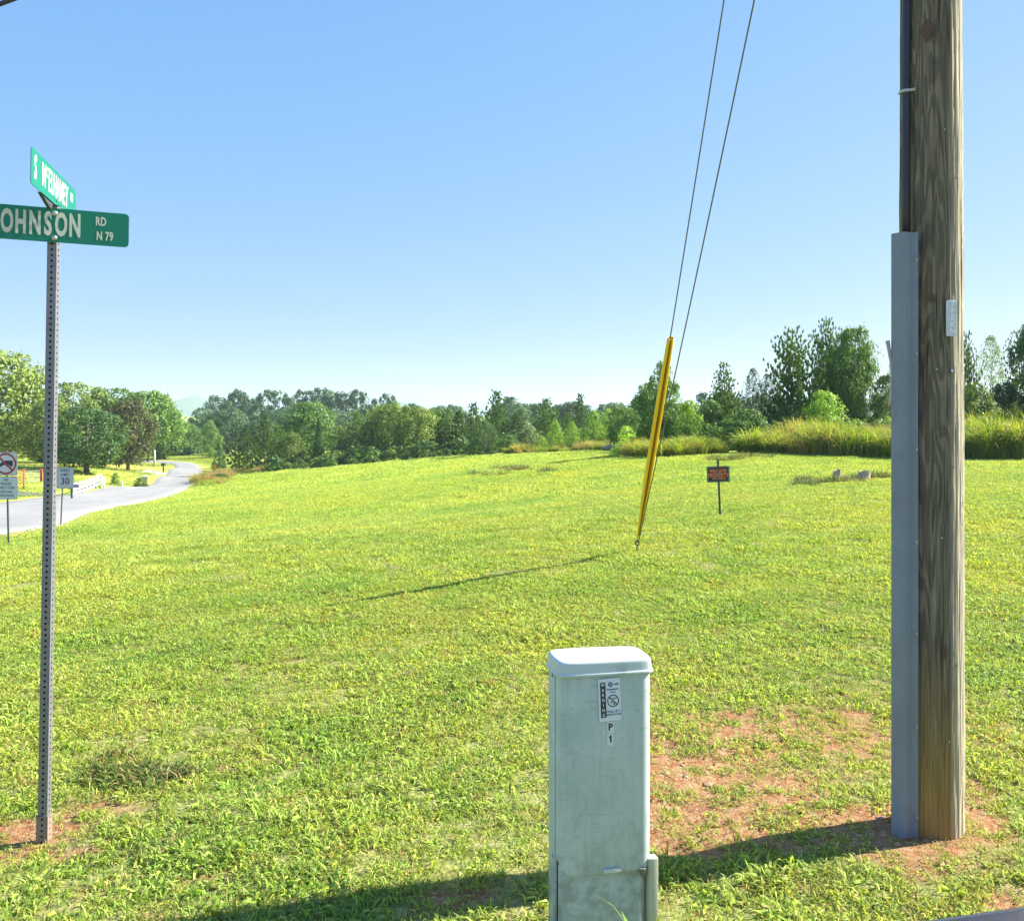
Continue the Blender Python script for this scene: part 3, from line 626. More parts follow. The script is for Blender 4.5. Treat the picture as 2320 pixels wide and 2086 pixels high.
for a in [
 ('broad','olive', -20, 96, 245, 792, 'huge olive green tree at the left edge behind the red gate, tallest of the yard', GY_),
 ('broad','olive', 112, 93, 120, 905, 'yellowish green broad tree just right of the street sign post, behind the dark round one', GY_),
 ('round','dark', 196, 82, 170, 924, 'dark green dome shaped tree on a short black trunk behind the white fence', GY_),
 ('round','brown', 290, 91, 118, 903, 'brownish olive tree on a short trunk, between the dark dome tree and the road bend', GY_),
 ('tall','olive', 165, 125, 165, 868, 'tall tree whose flat pale top shows over the dark dome tree', GY_),
 ('tall','mid', 262, 128, 120, 880, 'tall loose crowned tree showing above the brownish olive tree', GY_),
 ('tall','mid', 335, 130, 130, 886, 'tall green tree with a ragged top right of the brownish olive tree', GY_),
 ('flat','blue', 372, 150, 50, 896, 'thin dark tree with a stray branch against the sky, last before the far hill', GY_),
 ('broad','mid', 372, 138, 100, 930, 'green tree whose crown slopes down to the road bend', GY_),
 ('broad','mid', 418, 165, 80, 958, 'small green tree on the lawn beyond the road bend', GY_),
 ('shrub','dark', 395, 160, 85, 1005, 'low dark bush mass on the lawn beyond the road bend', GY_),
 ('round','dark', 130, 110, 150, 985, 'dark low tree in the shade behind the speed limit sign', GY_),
 ('slim','mid', 475, 140, 52, 952, 'open pale trunked tree just left of the small dark conical evergreen', GB),
 ('cone','dark', 497, 108, 40, 1000, 'small dark conical evergreen above the yellow diamond sign', GF),
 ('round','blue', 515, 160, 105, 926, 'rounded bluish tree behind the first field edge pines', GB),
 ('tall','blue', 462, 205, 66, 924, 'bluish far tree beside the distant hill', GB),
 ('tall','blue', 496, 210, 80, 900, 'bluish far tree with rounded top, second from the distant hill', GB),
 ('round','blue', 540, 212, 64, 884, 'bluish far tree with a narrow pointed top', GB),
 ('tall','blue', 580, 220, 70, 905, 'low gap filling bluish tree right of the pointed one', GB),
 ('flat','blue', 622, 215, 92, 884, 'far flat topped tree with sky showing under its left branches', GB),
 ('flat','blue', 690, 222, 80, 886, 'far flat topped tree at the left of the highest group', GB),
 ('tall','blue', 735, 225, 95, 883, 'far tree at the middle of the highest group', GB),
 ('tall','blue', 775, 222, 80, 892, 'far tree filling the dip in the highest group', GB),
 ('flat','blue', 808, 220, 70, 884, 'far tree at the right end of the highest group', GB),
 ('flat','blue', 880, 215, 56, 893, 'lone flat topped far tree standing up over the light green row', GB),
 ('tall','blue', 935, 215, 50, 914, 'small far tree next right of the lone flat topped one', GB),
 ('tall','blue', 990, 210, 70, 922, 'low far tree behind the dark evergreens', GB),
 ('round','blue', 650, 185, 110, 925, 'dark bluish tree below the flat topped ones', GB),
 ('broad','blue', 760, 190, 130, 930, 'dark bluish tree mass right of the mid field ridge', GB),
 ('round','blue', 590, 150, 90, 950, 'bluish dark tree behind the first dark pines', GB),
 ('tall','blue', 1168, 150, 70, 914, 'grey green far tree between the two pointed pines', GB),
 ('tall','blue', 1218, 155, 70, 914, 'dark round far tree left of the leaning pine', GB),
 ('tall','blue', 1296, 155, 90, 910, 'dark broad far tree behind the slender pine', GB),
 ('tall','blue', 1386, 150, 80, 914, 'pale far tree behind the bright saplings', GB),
 ('broad','blue', 1445, 150, 70, 925, 'pale far tree glimpsed left of the yellow guy guard', GB),
 ('pine','dark', 552, 95, 82, 966, 'first dark green pine at the left end of the field edge row', GF),
 ('pine','dark', 598, 98, 80, 940, 'dark pine next right of the first one', GF),
 ('pine','mid', 630, 92, 70, 965, 'mid green pine behind the yellowish bush', GF),
 ('shrub','olive', 658, 91, 75, 978, 'yellowish green bush low in the left field edge row', GF),
 ('broad','mid', 700, 106, 130, 912, 'broad rounded green tree rising over the left field edge row', GF),
 ('cone','dark', 722, 88, 34, 950, 'narrow almost black columnar evergreen', GF),
 ('slim','olive', 768, 90, 66, 965, 'light yellow green tree right of the black columnar evergreen', GF),
 ('pine','mid', 808, 92, 80, 932, 'pine left of the tallest light green tree', GF),
 ('pine','dark', 836, 88, 64, 955, 'dark pine in front of the tallest light green tree', GF),
 ('broad','olive', 878, 90, 105, 915, 'tallest light green tree of the left field edge row', GF),
 ('slim','mid', 905, 84, 50, 950, 'slim green tree right of the tallest light green tree', GF),
 ('broad','olive', 945, 84, 100, 920, 'reddish olive broad tree in the left field edge row', GF),
 ('broad','mid', 995, 90, 80, 925, 'green tree behind the layered dark evergreens', GF),
 ('spruce','dark', 1000, 79, 78, 948, 'layered dark evergreen left of the round cedar', GF),
 ('spruce','dark', 1040, 77, 78, 928, 'second layered dark evergreen, close behind the round cedar', GF),
 ('pine','dark', 1073, 82, 58, 913, 'dark pine between the layered evergreens and the tallest pointed pine', GF),
 ('cedar','dark', 1097, 71, 74, 953, 'round egg shaped cedar standing forward on the grass', GF),
 ('pine','mid', 1125, 80, 72, 886, 'tallest pointed pine of the middle, right behind the egg shaped cedar', GC),
 ('shrub','mid', 1150, 72, 60, 985, 'green bush just right of the egg shaped cedar', GC),
 ('shrub','pale', 1190, 74, 66, 955, 'greyish green bush in the middle of the field edge', GC),
 ('pine','dark', 1172, 80, 66, 935, 'half hidden pine right of the tallest middle pine', GC),
 ('pine','mid', 1238, 82, 72, 903, 'pine with a double top left of the bright saplings', GC),
 ('slim','bright', 1226, 71, 30, 985, 'small yellow green sapling at the straw grass, leftmost of the bright ones', GC),
 ('slim','bright', 1258, 70, 34, 950, 'yellow green sapling with a narrow crown below the double topped pine', GC),
 ('pine','mid', 1285, 78, 50, 935, 'short pine among the bright saplings', GC),
 ('pine','dark', 1314, 84, 44, 892, 'slender pine with a tuft top, tallest between the saplings and the guy guard', GC),
 ('slim','bright', 1296, 69, 40, 955, 'bright sapling at the foot of the slender pine', GC),
 ('slim','bright', 1345, 68, 48, 930, 'bright yellow green sapling right of the slender pine', GC),
 ('slim','bright', 1378, 67, 40, 925, 'yellow leaved sapling left of the rock pile', GC),
 ('shrub','mid', 1352, 80, 90, 930, 'mid green bush behind the bright saplings', GC),
 ('broad','mid', 1418, 58, 82, 922, 'green rounded small tree above the rock pile', GC),
 ('shrub','bright', 1455, 50, 60, 955, 'light green bush left of the guy guard', GC),
 ('slim','mid', 1500, 41, 104, 818, 'slender dark broadleaf tree directly behind the yellow guy guard', GR),
 ('broad','mid', 1486, 42, 100, 862, 'dense dark lower half of the thicket behind the guy guard', GR),
 ('shrub','dark', 1500, 43, 96, 915, 'dark bush around the foot of the slender tree', GR),
 ('shrub','bright', 1562, 40.5, 72, 905, 'bright yellow green round bush right of the guy guard', GR),
 ('spruce','mid', 1640, 45, 135, 818, 'spruce like conifer with upturned thin tips left of the tall pines', GR),
 ('shrub','mid', 1610, 44, 84, 905, 'dark bush at the left foot of the spruce like conifer', GR),
 ('sparse','dark', 1706, 41.5, 74, 838, 'thin twiggy shrub with bare stems, right of the spruce like conifer', GR),
 ('sparse','dark', 1738, 42.5, 70, 850, 'thin twiggy shrub nearest the tall pines', GR),
 ('shrub','mid', 1700, 40.5, 100, 925, 'dark open bush behind the private property sign', GR),
 ('pine','mid', 1795, 42.5, 158, 745, 'tall green pine, left one of the tall pair', GR),
 ('pine','mid', 1872, 45, 118, 722, 'tallest dark pine, right one of the tall pair', GR),
 ('broad','mid', 1932, 43, 112, 745, 'glossy dark broadleaf tree right of the tallest pine', GR),
 ('broad','mid', 1900, 44, 110, 800, 'dark foliage filling in below the tallest pine', GR),
 ('shrub','bright', 1868, 40.5, 110, 885, 'light green leafy bush at the foot of the tallest pine', GR),
 ('shrub','mid', 1790, 41.5, 110, 915, 'mid green bush at the foot of the left tall pine', GR),
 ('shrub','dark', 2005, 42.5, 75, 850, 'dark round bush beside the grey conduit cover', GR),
 ('sparse','mid', 2030, 44, 60, 800, 'thin light sapling seen just left of the utility pole', GR),
 ('pine','pale', 2188, 40, 84, 755, 'pale pine peeping out right of the utility pole', GR),
 ('sparse','pale', 2245, 42, 92, 765, 'thin airy sapling against the sky right of the utility pole', GR),
 ('broad','dark', 2345, 40, 125, 725, 'dark broad tree cut by the right edge of the picture', GR),
 ('shrub','olive', 2210, 38, 110, 865, 'reddish brush behind the tall grass right of the pole', GR),
 ('shrub','dark', 2275, 39, 90, 865, 'dark brush beneath the airy sapling', GR),
 # beyond the right edge, casting the shade that falls across the lawn there
 ('broad','dark', 2480, 36, 150, 740, 'dark tree beyond the right edge whose shade falls on the grass', GR),
]: tree(*a)

# dense undergrowth along the field edge: uncountable
ug = [addm(crown('shrub', 50 + i, 14, 420, .2, .07, zmin=.02), LM[k]) for i, k in enumerate(('dark', 'mid', 'dark', 'olive'))]
def along(P, n, d0, d1):
    P = np.array(P); dl = np.hypot(*np.diff(P, axis=0).T); cum = np.r_[0, np.cumsum(dl)]; t = NR.uniform(0, cum[-1], n); i = np.clip(np.searchsorted(cum, t) - 1, 0, len(dl) - 1)
    u = ((t - cum[i]) / dl[i])[:, None]; p = P[i] * (1 - u) + P[i+1] * u; dv = (P[i+1] - P[i]) / dl[i][:, None]; nrm = np.c_[-dv[:, 1], dv[:, 0]]
    return p + nrm * NR.uniform(d0, d1, n)[:, None], u
E1 = [surv(*p)[:2] for p in [(520,1073,90),(560,1073,88.5),(700,1064,80.5),(900,1046,74.5),(1078,1033,70.5)]]
p, _ = along(E1, 330, .8, 9); s = NR.uniform(.4, 1.0, 330) + 1.3 * NR.rand(330) ** 3
scatter('undergrowth', np.c_[p, ground(p[:, 0], p[:, 1]) - .05], np.c_[s, s, s * .8], np.c_[NR.rand(330) * 0, NR.rand(330) * 0, NR.rand(330) * 6.28], NR.randint(0, 4, 330), ug, kind='stuff', label='dark undergrowth in the shade of the left field edge trees', category='undergrowth')
E2 = [surv(*p)[:2] for p in [(1080,1031,78),(1226,1024,74),(1400,1018,66),(1440,1025,47),(1520,1030,41),(1700,1022,41),(2000,1030,38),(2320,1030,36),(2700,1030,35)]]
p, _ = along(E2, 300, .3, 5); s = NR.uniform(.8, 1.9, 300)
scatter('undergrowth', np.c_[p, ground(p[:, 0], p[:, 1]) - .05], np.c_[s, s, s * .9], np.c_[NR.rand(300) * 0, NR.rand(300) * 0, NR.rand(300) * 6.28], NR.randint(0, 4, 300), ug, kind='stuff', label='dark bramble thicket behind the tall grass', category='undergrowth')
# far woods behind everything, one continuous mass
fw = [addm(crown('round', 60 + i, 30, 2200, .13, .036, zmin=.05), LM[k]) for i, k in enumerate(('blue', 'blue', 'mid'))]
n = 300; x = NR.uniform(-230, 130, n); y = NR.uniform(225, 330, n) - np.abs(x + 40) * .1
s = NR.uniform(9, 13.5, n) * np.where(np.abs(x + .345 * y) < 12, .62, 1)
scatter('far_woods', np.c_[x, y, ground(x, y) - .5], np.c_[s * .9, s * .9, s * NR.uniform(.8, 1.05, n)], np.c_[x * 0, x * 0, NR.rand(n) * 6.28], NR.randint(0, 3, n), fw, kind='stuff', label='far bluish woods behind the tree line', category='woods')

# ------------------------------------------------------------------ tall grass belts
M_tall = grass_mat('tall_grass_blade', .4, .95)
TG = [(.16, .25, .03), (.34, .42, .05), (.46, .47, .07), (.24, .36, .04)]
TS = [(.46, .36, .14), (.42, .27, .12), (.50, .43, .17), (.34, .36, .07)]
tg = [addm(blades(95, .30, .90, .019, .5, .5, 100 + i, dead=.08, greens=TG), M_tall) for i in range(4)]
ts = [addm(blades(90, .30, .95, .014, .5, .5, 110 + i, dead=.35, greens=TS), M_tall) for i in range(3)]
def belt(pts, n, d0, d1, s0, s1, fr_straw, label):
    P = [surv(*q)[:2] for q in pts]; p, u = along(P, n, d0, d1)
    dfr = np.clip(NR.uniform(0, 1, n) ** .6, 0, 1); hgt = (s0 * .8 + (s1 - s0 * .8) * dfr) * (1 + .16 * np.sin(p[:, 0] * 2.3) + .14 * np.sin(p[:, 0] * .9 + 1)); 
    st = (np.sin(p[:, 0] * 1.1 + 1.7 * np.sin(p[:, 0] * .45)) * .5 + .5)
    ix = np.where(NR.rand(n) < fr_straw * 2 * st, NR.randint(4, 7, n), NR.randint(0, 4, n))
    wd = NR.uniform(.9, 1.4, n) * np.minimum(hgt, 1.1)
    scatter('tall_grass', np.c_[p, ground(p[:, 0], p[:, 1]) - .03], np.c_[wd, wd, hgt], np.c_[NR.normal(0, .1, n), NR.normal(0, .1, n), NR.rand(n) * 6.28], ix, tg + ts, kind='stuff', label=label, category='tall grass')
belt([(1480,1036,36.2),(1560,1033,36.5),(1650,1028,37.2)], 420, -.3, 4, .4, 1.05, .1, 'tall yellow green grass right of the guy guard')
belt([(1690,1026,37.3),(1800,1030,36),(1900,1034,35),(2010,1037,34),(2090,1038,33)], 900, -.4, 5, .6, 1.75, .2, 'tall straw and green grass left of the utility pole')
belt([(2090,1038,32.7),(2200,1038,32.3),(2330,1040,31.6),(2600,1040,31)], 800, -.4, 5, .8, 2.3, .12, 'head high bright green grass right of the utility pole')
belt([(1130,1031,69.5),(1226,1027,66.5),(1371,1020,60.5)], 420, .1, 5, .35, .95, .35, 'reddish straw grass below the bright saplings')
belt([(515,1073,88),(560,1073,88.3),(590,1071,87)], 60, .1, 2, .5, 1.0, .7, 'pale dry grass at the left end of the field edge trees')
belt([(478,1092,82),(510,1072,90),(540,1075,88)], 110, -1.5, 2.5, .7, 1.5, .7, 'reddish reeds growing beside the yellow diamond sign')
belt([(490,1105,74),(500,1098,78),(520,1088,82)], 34, -1, 2.5, .5, 1.0, .3, 'rough weeds at the edge of the field near the road bend')

p, _ = along(E2[3:7], 110, -1.5, 3.2); s = NR.uniform(.7, 1.7, 110)
scatter('scrub', np.c_[p, ground(p[:, 0], p[:, 1]) - .1], np.c_[s, s, s], np.c_[s * 0, s * 0, NR.rand(110) * 6.28], NR.randint(0, 2, 110), [addm(crown('shrub', 70, 16, 700, .2, .05, zmin=.02), LM['bright']), addm(crown('shrub', 71, 16, 700, .2, .05, zmin=.02), LM['mid'])], kind='stuff', label='light green scrub leaves mixed into the back of the tall grass', category='scrub')
# ------------------------------------------------------------------ weeds, flowers and litter on the lawn
wd = [addm(blades(90, .35, .42, .016, .9, .3, 130 + i, dead=.25, greens=[(.10, .17, .05), (.16, .22, .07), (.08, .14, .03)]), M_tall) for i in range(3)]
def weeds(spots, label, s0=.6, s1=1.1, nm='weed_patch'):
    P = []; S = []
    for px, py, w, n in spots:
        Yw = ((lambda q: q)(0)); 
        for k in range(n):
            a = px + R.uniform(-w, w)
            x0, y0 = hit(a, py + R.uniform(-w * .07, w * .07)); P.append((x0, y0, gz(x0, y0) - .02)); S.append(R.uniform(s0, s1))
    S = np.array(S); n = len(P)
    scatter(nm, np.array(P), np.c_[S, S, S * .8], np.c_[NR.normal(0, .1, n), NR.normal(0, .1, n), NR.rand(n) * 6.28], NR.randint(0, 3, n), wd, kind='stuff', label=label, category='weeds')
def hit(px, py):
    """where the line of sight over the lawn meets the ground"""
    ys = np.concatenate([np.arange(2.5, 20, .1), np.arange(20, 130, .4)]); xs = (px - 1160) / 2100 * ys; zs = EYE - (py - 935) / 2100 * ys
    g_ = ground(xs, ys, False); k = np.argmax(zs <= g_); return float(xs[k]), float(ys[k])
weeds([(1150, 1066, 34, 22), (1200, 1070, 45, 8), (1100, 1078, 40, 6)], 'spreading weed patch in the middle of the field', .6, 1.3)
weeds([(1650, 1040, 45, 16), (1700, 1036, 40, 10)], 'low leafy weeds before the tall grass behind the private property sign', .5, 1.0)
weeds([(1830, 1100, 26, 26), (1862, 1094, 22, 20), (1820, 1090, 8, 6)], 'trail of weeds left of the tree stumps', .35, .7)
weeds([(1925, 1092, 30, 16), (1945, 1086, 14, 22), (1985, 1083, 12, 16)], 'weeds grown over the low stump', .45, .85)
# rough darker clump of unmown grass by the street sign
rg = [addm(blades(60, .07, .10, .006, .9, .5, 170 + i, dead=.3, greens=[(.10, .17, .04), (.18, .27, .06), (.07, .11, .03)]), M_grass) for i in range(3)]
P = []; n = 70
for k in range(n):
    x0, y0 = gp(R.gauss(300, 62), R.gauss(1752, 13)); P.append((x0, y0, gz(x0, y0) - .01))
S = NR.uniform(.6, 1.15, n); scatter('rough_grass', np.array(P), np.c_[S, S, S * .9], np.c_[NR.normal(0, .15, n), NR.normal(0, .15, n), NR.rand(n) * 6.28], NR.randint(0, 3, n), rg, kind='stuff', label='rough dark clump of grass and dead blades right of the street sign foot', category='grass')
# yellow wildflowers, uncountable specks
M_yel = worn('yellow_petal', (.85, .60, .02), (.8, .45, .02), .6)
V = []; Ff = []
for (cx, cy, sx, sy, n) in [(60, 1215, 70, 16, 60), (380, 1185, 90, 25, 14), (700, 1170, 250, 40, 22), (1200, 1150, 400, 60, 26), (490, 1120, 60, 20, 10), (2230, 1120, 60, 50, 6)]:
    for k in range(n):
        px, py = cx + R.gauss(0, sx * .5), cy + R.gauss(0, sy * .5)
        if py < 1060: continue
        x0, y0 = hit(px, py)
        if not in_poly(np.array([x0]), np.array([y0]), FIELD)[0]: continue
        s = .011 + .0006 * y0; z0 = gz(x0, y0) + R.uniform(.05, .09); m = len(V)
        for q in range(6): V.append((x0 + s * math.cos(q * 1.047), y0 + s * math.sin(q * 1.047), z0 + (.004 if q % 2 else 0)))
        V.append((x0, y0, z0 - .004)); Ff += [(m+q, m+(q+1) % 6, m+6) for q in range(6)]
fl = MB().add(V, Ff).build('wildflowers', M_yel); fl['kind'] = 'stuff'; fl['label'] = 'tiny yellow wildflowers dotted over the lawn'
# pebbles and clods on the bare clay, uncountable
M_clod = worn('clay_clod', (.42, .20, .11), (.58, .40, .28), .95, scale=30)
V = []; Ff = []
ico = bmesh.new(); bmesh.ops.create_icosphere(ico, subdivisions=1, radius=1); IV = [tuple(q.co) for q in ico.verts]; IF = [tuple(q.index for q in f.verts) for f in ico.faces]; ico.free()
cxs, cys = field_pts(60000, 2.8, 7.5, .5); dk = dirt(cxs, cys); sel = np.where(NR.rand(len(cxs)) < np.clip(dk - .25, 0, 1) * .22)[0][:2200]
for i in sel:
    s = abs(R.gauss(0, .0085)) + .003; m = len(V); z0 = gz(cxs[i], cys[i]) - .02; e = (R.uniform(.7, 1.4), R.uniform(.7, 1.4), R.uniform(.4, .8))
    V += [(cxs[i] + a * s * e[0], cys[i] + b * s * e[1], z0 + c * s * e[2]) for a, b, c in IV]; Ff += [(p + m, q + m, r + m) for p, q, r in IF]
cl = MB().add(V, Ff).build('clay_clods', M_clod); cl['kind'] = 'stuff'; cl['label'] = 'small clods and pebbles on the bare red clay'

# ------------------------------------------------------------------ rocks and stumps
M_rock = worn('field_rock', (.33, .26, .20), (.19, .14, .11), .95, scale=3, bump=.6)
def rock(px, py, Y, w, h, label, seed):
    rs = np.random.RandomState(seed); x, yw, z = surv(px, py, Y); z = gz(x, yw)
    bm = bmesh.new(); bmesh.ops.create_icosphere(bm, subdivisions=3, radius=1)
    for vv in bm.verts:
        c = vv.co; k = 1 + .16 * math.sin(c.x * 4 + seed) * math.sin(c.y * 5 + 2) + .12 * math.sin(c.z * 7 + seed * 2) + .05 * math.sin(c.x * 15 + c.z * 13)
        k *= min(1, .82 / max(abs(c.x * .8 + c.y * .3), .01)) ; vv.co = Vector((c.x * w * k, c.y * w * .7 * k, max(-.3, c.z) * h * k + h * .15))
    me = bpy.data.meshes.new('rock'); bm.to_mesh(me); bm.free(); o = link('rock', me, mat=M_rock, smooth=True); me.set_sharp_from_angle(angle=rad(28)); o.location = (x, yw, z); o.rotation_euler.z = rs.rand() * 6
    tag(o, label, 'rock', 'rocks at the field edge')
rock(1387, 1018, 57.5, .75, .42, 'dark low boulder, left one of the pile at the field edge', 3)
rock(1410, 1016, 58, .85, .62, 'highest brown boulder of the pile at the field edge', 5)
rock(1428, 1016, 56, .55, .45, 'small boulder at the right end of the pile at the field edge', 8)
M_stump = worn('sawn_stump', (.52, .38, .30), (.20, .13, .09), .9, scale=12, bump=.6)
M_cut = worn('stump_top', (.42, .31, .23), (.25, .16, .11), .9, scale=18)
def stump(px, py, w, h, label, seed, lean):
    x, yw = hit(px, py); z = gz(x, yw); root = thing('tree_stump', label, 'stump', (x, yw, z), seed, 'stumps in the field', rot=(0, lean, seed))
    V = []; n = 18
    for k, (zz, rr) in enumerate([(-.05, 1.35), (.06, 1.1), (.5, .95), (1, .98)]):
        for i in range(n):
            a = 2 * math.pi * i / n; r = w * rr * (1 + .07 * math.sin(3 * a + seed) + .05 * math.sin(5 * a)) ; V.append((r * math.cos(a), r * math.sin(a), h * zz * (1 + (.12 * math.sin(2 * a) if k == 3 else 0))))
    m = MB().add(V, [(k*n+i, k*n+(i+1) % n, (k+1)*n+(i+1) % n, (k+1)*n+i) for k in range(3) for i in range(n)]); m.build('bark', M_stump, root, smooth=True)
    V2 = [(vx * .985, vy * .985, vz + .002) for vx, vy, vz in V[3*n:]]; MB().add(V2 + [(0, 0, h * .97)], [(i, (i+1) % n, n) for i in range(n)]).build('cut_face', M_cut, root)
stump(1896, 1092, .11, .30, 'pinkish brown sawn stump standing clear in the short grass', 1, .12)
stump(1957, 1088, .16, .22, 'darker rotten stump half buried in weeds, right of the clean one', 4, -.2)

# ------------------------------------------------------------------ utility pole
t = NT('weathered_pole_wood'); vO = t.coord('Object')
warp = t.new('ShaderNodeTexNoise', i_Scale=1.0, i_Detail=2.0, i_Roughness=.5, i_Distortion=.35); mp = t.new('ShaderNodeMapping'); mp.inputs['Scale'].default_value = (8.5, 8.5, .78); t.link(vO, mp.inputs[0]); t.link(mp.outputs[0], warp.inputs['Vector'])
rings = t.math('ADD', t.math('MULTIPLY', t.math('SINE', t.math('MULTIPLY', warp.outputs['Fac'], 95)), .5), .5)
fine = t.noise(t.coord('Object', (90, 90, 2.5)), 1.5, 5, .65); blot = t.noise(t.coord('Object', (5, 5, 1.6)), 1.6, 4, .6)
light = t.ramp(fine, [(.3, (.145, .115, .08)), (.7, (.32, .265, .19))]); dark = t.ramp(fine, [(.3, (.05, .043, .035)), (.7, (.125, .105, .08))])
r1 = t.ramp(rings, [(.30, (0,)*3), (.62, (1,)*3)])
wood = t.mix(t.math('MULTIPLY', r1, .66), light, dark)
wood = t.mix(t.ramp(blot, [(.42, (0,)*3), (.66, (.6,)*3)]), wood, dark)
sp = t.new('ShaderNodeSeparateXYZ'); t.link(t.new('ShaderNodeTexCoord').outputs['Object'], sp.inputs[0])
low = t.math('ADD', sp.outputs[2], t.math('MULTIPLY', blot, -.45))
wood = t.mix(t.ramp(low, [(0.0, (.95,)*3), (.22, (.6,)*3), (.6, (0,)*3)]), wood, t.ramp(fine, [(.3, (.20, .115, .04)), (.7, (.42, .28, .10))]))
lit_side = t.new('ShaderNodeMapRange', i_1=.015, i_2=.06); t.link(sp.outputs[0], lit_side.inputs[0])
wood = t.mix(t.math('MULTIPLY', lit_side.outputs[0], .7), wood, t.ramp(fine, [(.25, (.34, .29, .20)), (.7, (.68, .61, .46))]))   # sunlight painted into the wood: paler colour on the sunward side
crk = t.noise(t.coord('Object', (55, 55, .9)), 1.3, 3, .5); wood = t.mix(t.ramp(crk, [(.30, (.85,)*3), (.36, (0,)*3)]), wood, (.025, .02, .015))
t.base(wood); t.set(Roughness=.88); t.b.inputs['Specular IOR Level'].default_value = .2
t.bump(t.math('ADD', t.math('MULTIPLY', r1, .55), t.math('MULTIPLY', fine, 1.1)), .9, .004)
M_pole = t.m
PX, PYw = 1.898, 4.20; PZ = gz(PX, PYw)
pole = thing('utility_pole', 'tall weathered wooden utility pole standing at the right', 'utility pole', (PX, PYw, PZ))
def pole_r(z): return .141 - .0035 * z - .0009 * max(0, z - 1) 
CR = [(-1.42, -.2, 1.35, .006), (-1.68, .35, .95, .007), (-1.15, 1.9, 4.2, .006), (-.75, 1.2, 3.3, .007), (-.62, 0, 2.2, .005), (-.55, 2.4, 6.0, .006), (-1.9, 2.5, 5, .005), (-.3, .3, 3, .005), (-.85, 3.2, 5, .005)]
nS, nZ = 220, 150; V = []; zs = [-.3 + i * 4.9 / (nZ - 16) for i in range(nZ - 16)] + [4.6 + (i + 1) * 5.0 / 16 for i in range(16)]
for z in zs:
    for i in range(nS):
        a = -math.pi + 2 * math.pi * i / nS; r = pole_r(z) * (1 + .012 * math.sin(2 * a + z * .7) + .006 * math.sin(5 * a + z * 1.3))
        r += .0012 * math.sin(a * 29 + 2.5 * math.sin(z * 1.9)) + .0008 * math.sin(a * 61 + 3 * math.sin(z * 3.1 + 1)) + .0015 * math.sin(z * 9 + a * 4) * math.sin(a * 9)
        for ca, z0, z1, dp in CR:
            if z0 < z < z1:
                da = (a - ca - .02 * math.sin(z * 5 + ca) - .012 * math.sin(z * 17)) ; e = math.sin(math.pi * (z - z0) / (z1 - z0)) ** .5
                r -= dp * 1.5 * e * math.exp(-(da / .016) ** 2)
        V.append((r * math.cos(a), r * math.sin(a), z))
Ff = [(k*nS+i, k*nS+(i+1) % nS, (k+1)*nS+(i+1) % nS, (k+1)*nS+i) for k in range(nZ - 1) for i in range(nS)] + [tuple((nZ-1)*nS + i for i in range(nS))]
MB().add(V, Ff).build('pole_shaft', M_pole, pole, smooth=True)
# knots
M_knot = worn('knot_wood', (.12, .075, .055), (.06, .038, .028), .9, scale=20, bump=.5); M_ring = worn('knot_ring', (.30, .25, .17), (.16, .13, .09), .9, scale=25)
def knot(ang, z, w, h):
    r = pole_r(z); mb = MB(); mb2 = MB()
    for M_, k0, k1, off in ((mb, 0, 1, .0040), (mb2, 1, 1.45, .0022)):
        V = []; n = 20
        for kk in (k0, (k0 + k1) / 2, k1):
            for i in range(n):
                b = 2 * math.pi * i / n; q = (1.12 + .06 * math.sin(3 * b + z * 9)) / (abs(math.cos(b)) + abs(math.sin(b))) ** .8
                da = w * kk * math.cos(b) * q / r; V.append(((r + off - .003 * (kk > 1.3)) * math.cos(ang + da), (r + off - .003 * (kk > 1.3)) * math.sin(ang + da), z + h * kk * math.sin(b) * q))
        M_.add(V, [(k*n+i, k*n+(i+1) % n, (k+1)*n+(i+1) % n, (k+1)*n+i) for k in range(2) for i in range(n)])
    mb.build('knot', M_knot, pole, smooth=True)
EYEZ = EYE - PZ
knot(-2.10, 3.545, .030, .046); knot(-1.57, .81, .010, .030); knot(-1.95, 2.36, .014, .022)
# conduit cover (U guard) bolted to the left front of the pole
M_pvc = worn('grey_pvc', (.215, .245, .31), (.15, .17, .21), .55, scale=4, bump=.08, amt=.7)
ang = math.radians(-150); rr = .136
cover = thing('conduit_cover', 'long blue grey plastic conduit cover bolted to the left side of the utility pole', 'conduit cover', (PX, PYw, PZ))
def uguard(z0, z1, thick=.003):
    mb = MB(); out = [(.062, -.014), (.040, -.011), (.0385, .000), (.0365, .034), (.031, .046), (.020, .050), (-.020, .050), (-.031, .046), (-.0365, .034), (-.0385, .000), (-.062, -.014)]
    inn = [(a * .93, b - thick) for a, b in out]; pl = out + inn[::-1]
    M = Matrix.Rotation(ang - math.pi / 2, 4, 'Z') @ Matrix.Translation((0, rr, 0)); mb.prism(pl, z0, z1, M); return mb, M
cover.location.x -= .033
mb, MG = uguard(-.05, 2.655); mb.build('cover_channel', M_pvc, cover)
M_bolt = worn('galvanised', (.52, .53, .55), (.35, .36, .38), .35, .9, scale=30)
for yy in (587, 800, 1017, 1228, 1437, 1648, 1855):
    z = EYEZ - (yy - 935) / 2100 * 4.08
    m = MB(); Mx = MG @ Matrix.Translation((-.051, -.012, z)) @ Matrix.Rotation(rad(-90), 4, 'X')
    m.prism([(.0085 * math.cos(k * math.pi / 3), .0085 * math.sin(k * math.pi / 3)) for k in range(6)], -.002, .007, Mx); m.prism(rrect(.024, .024, .0119, 4), -.003, .001, Mx)
    m.build('bolt', M_bolt, cover, bevel=.001, segs=1)
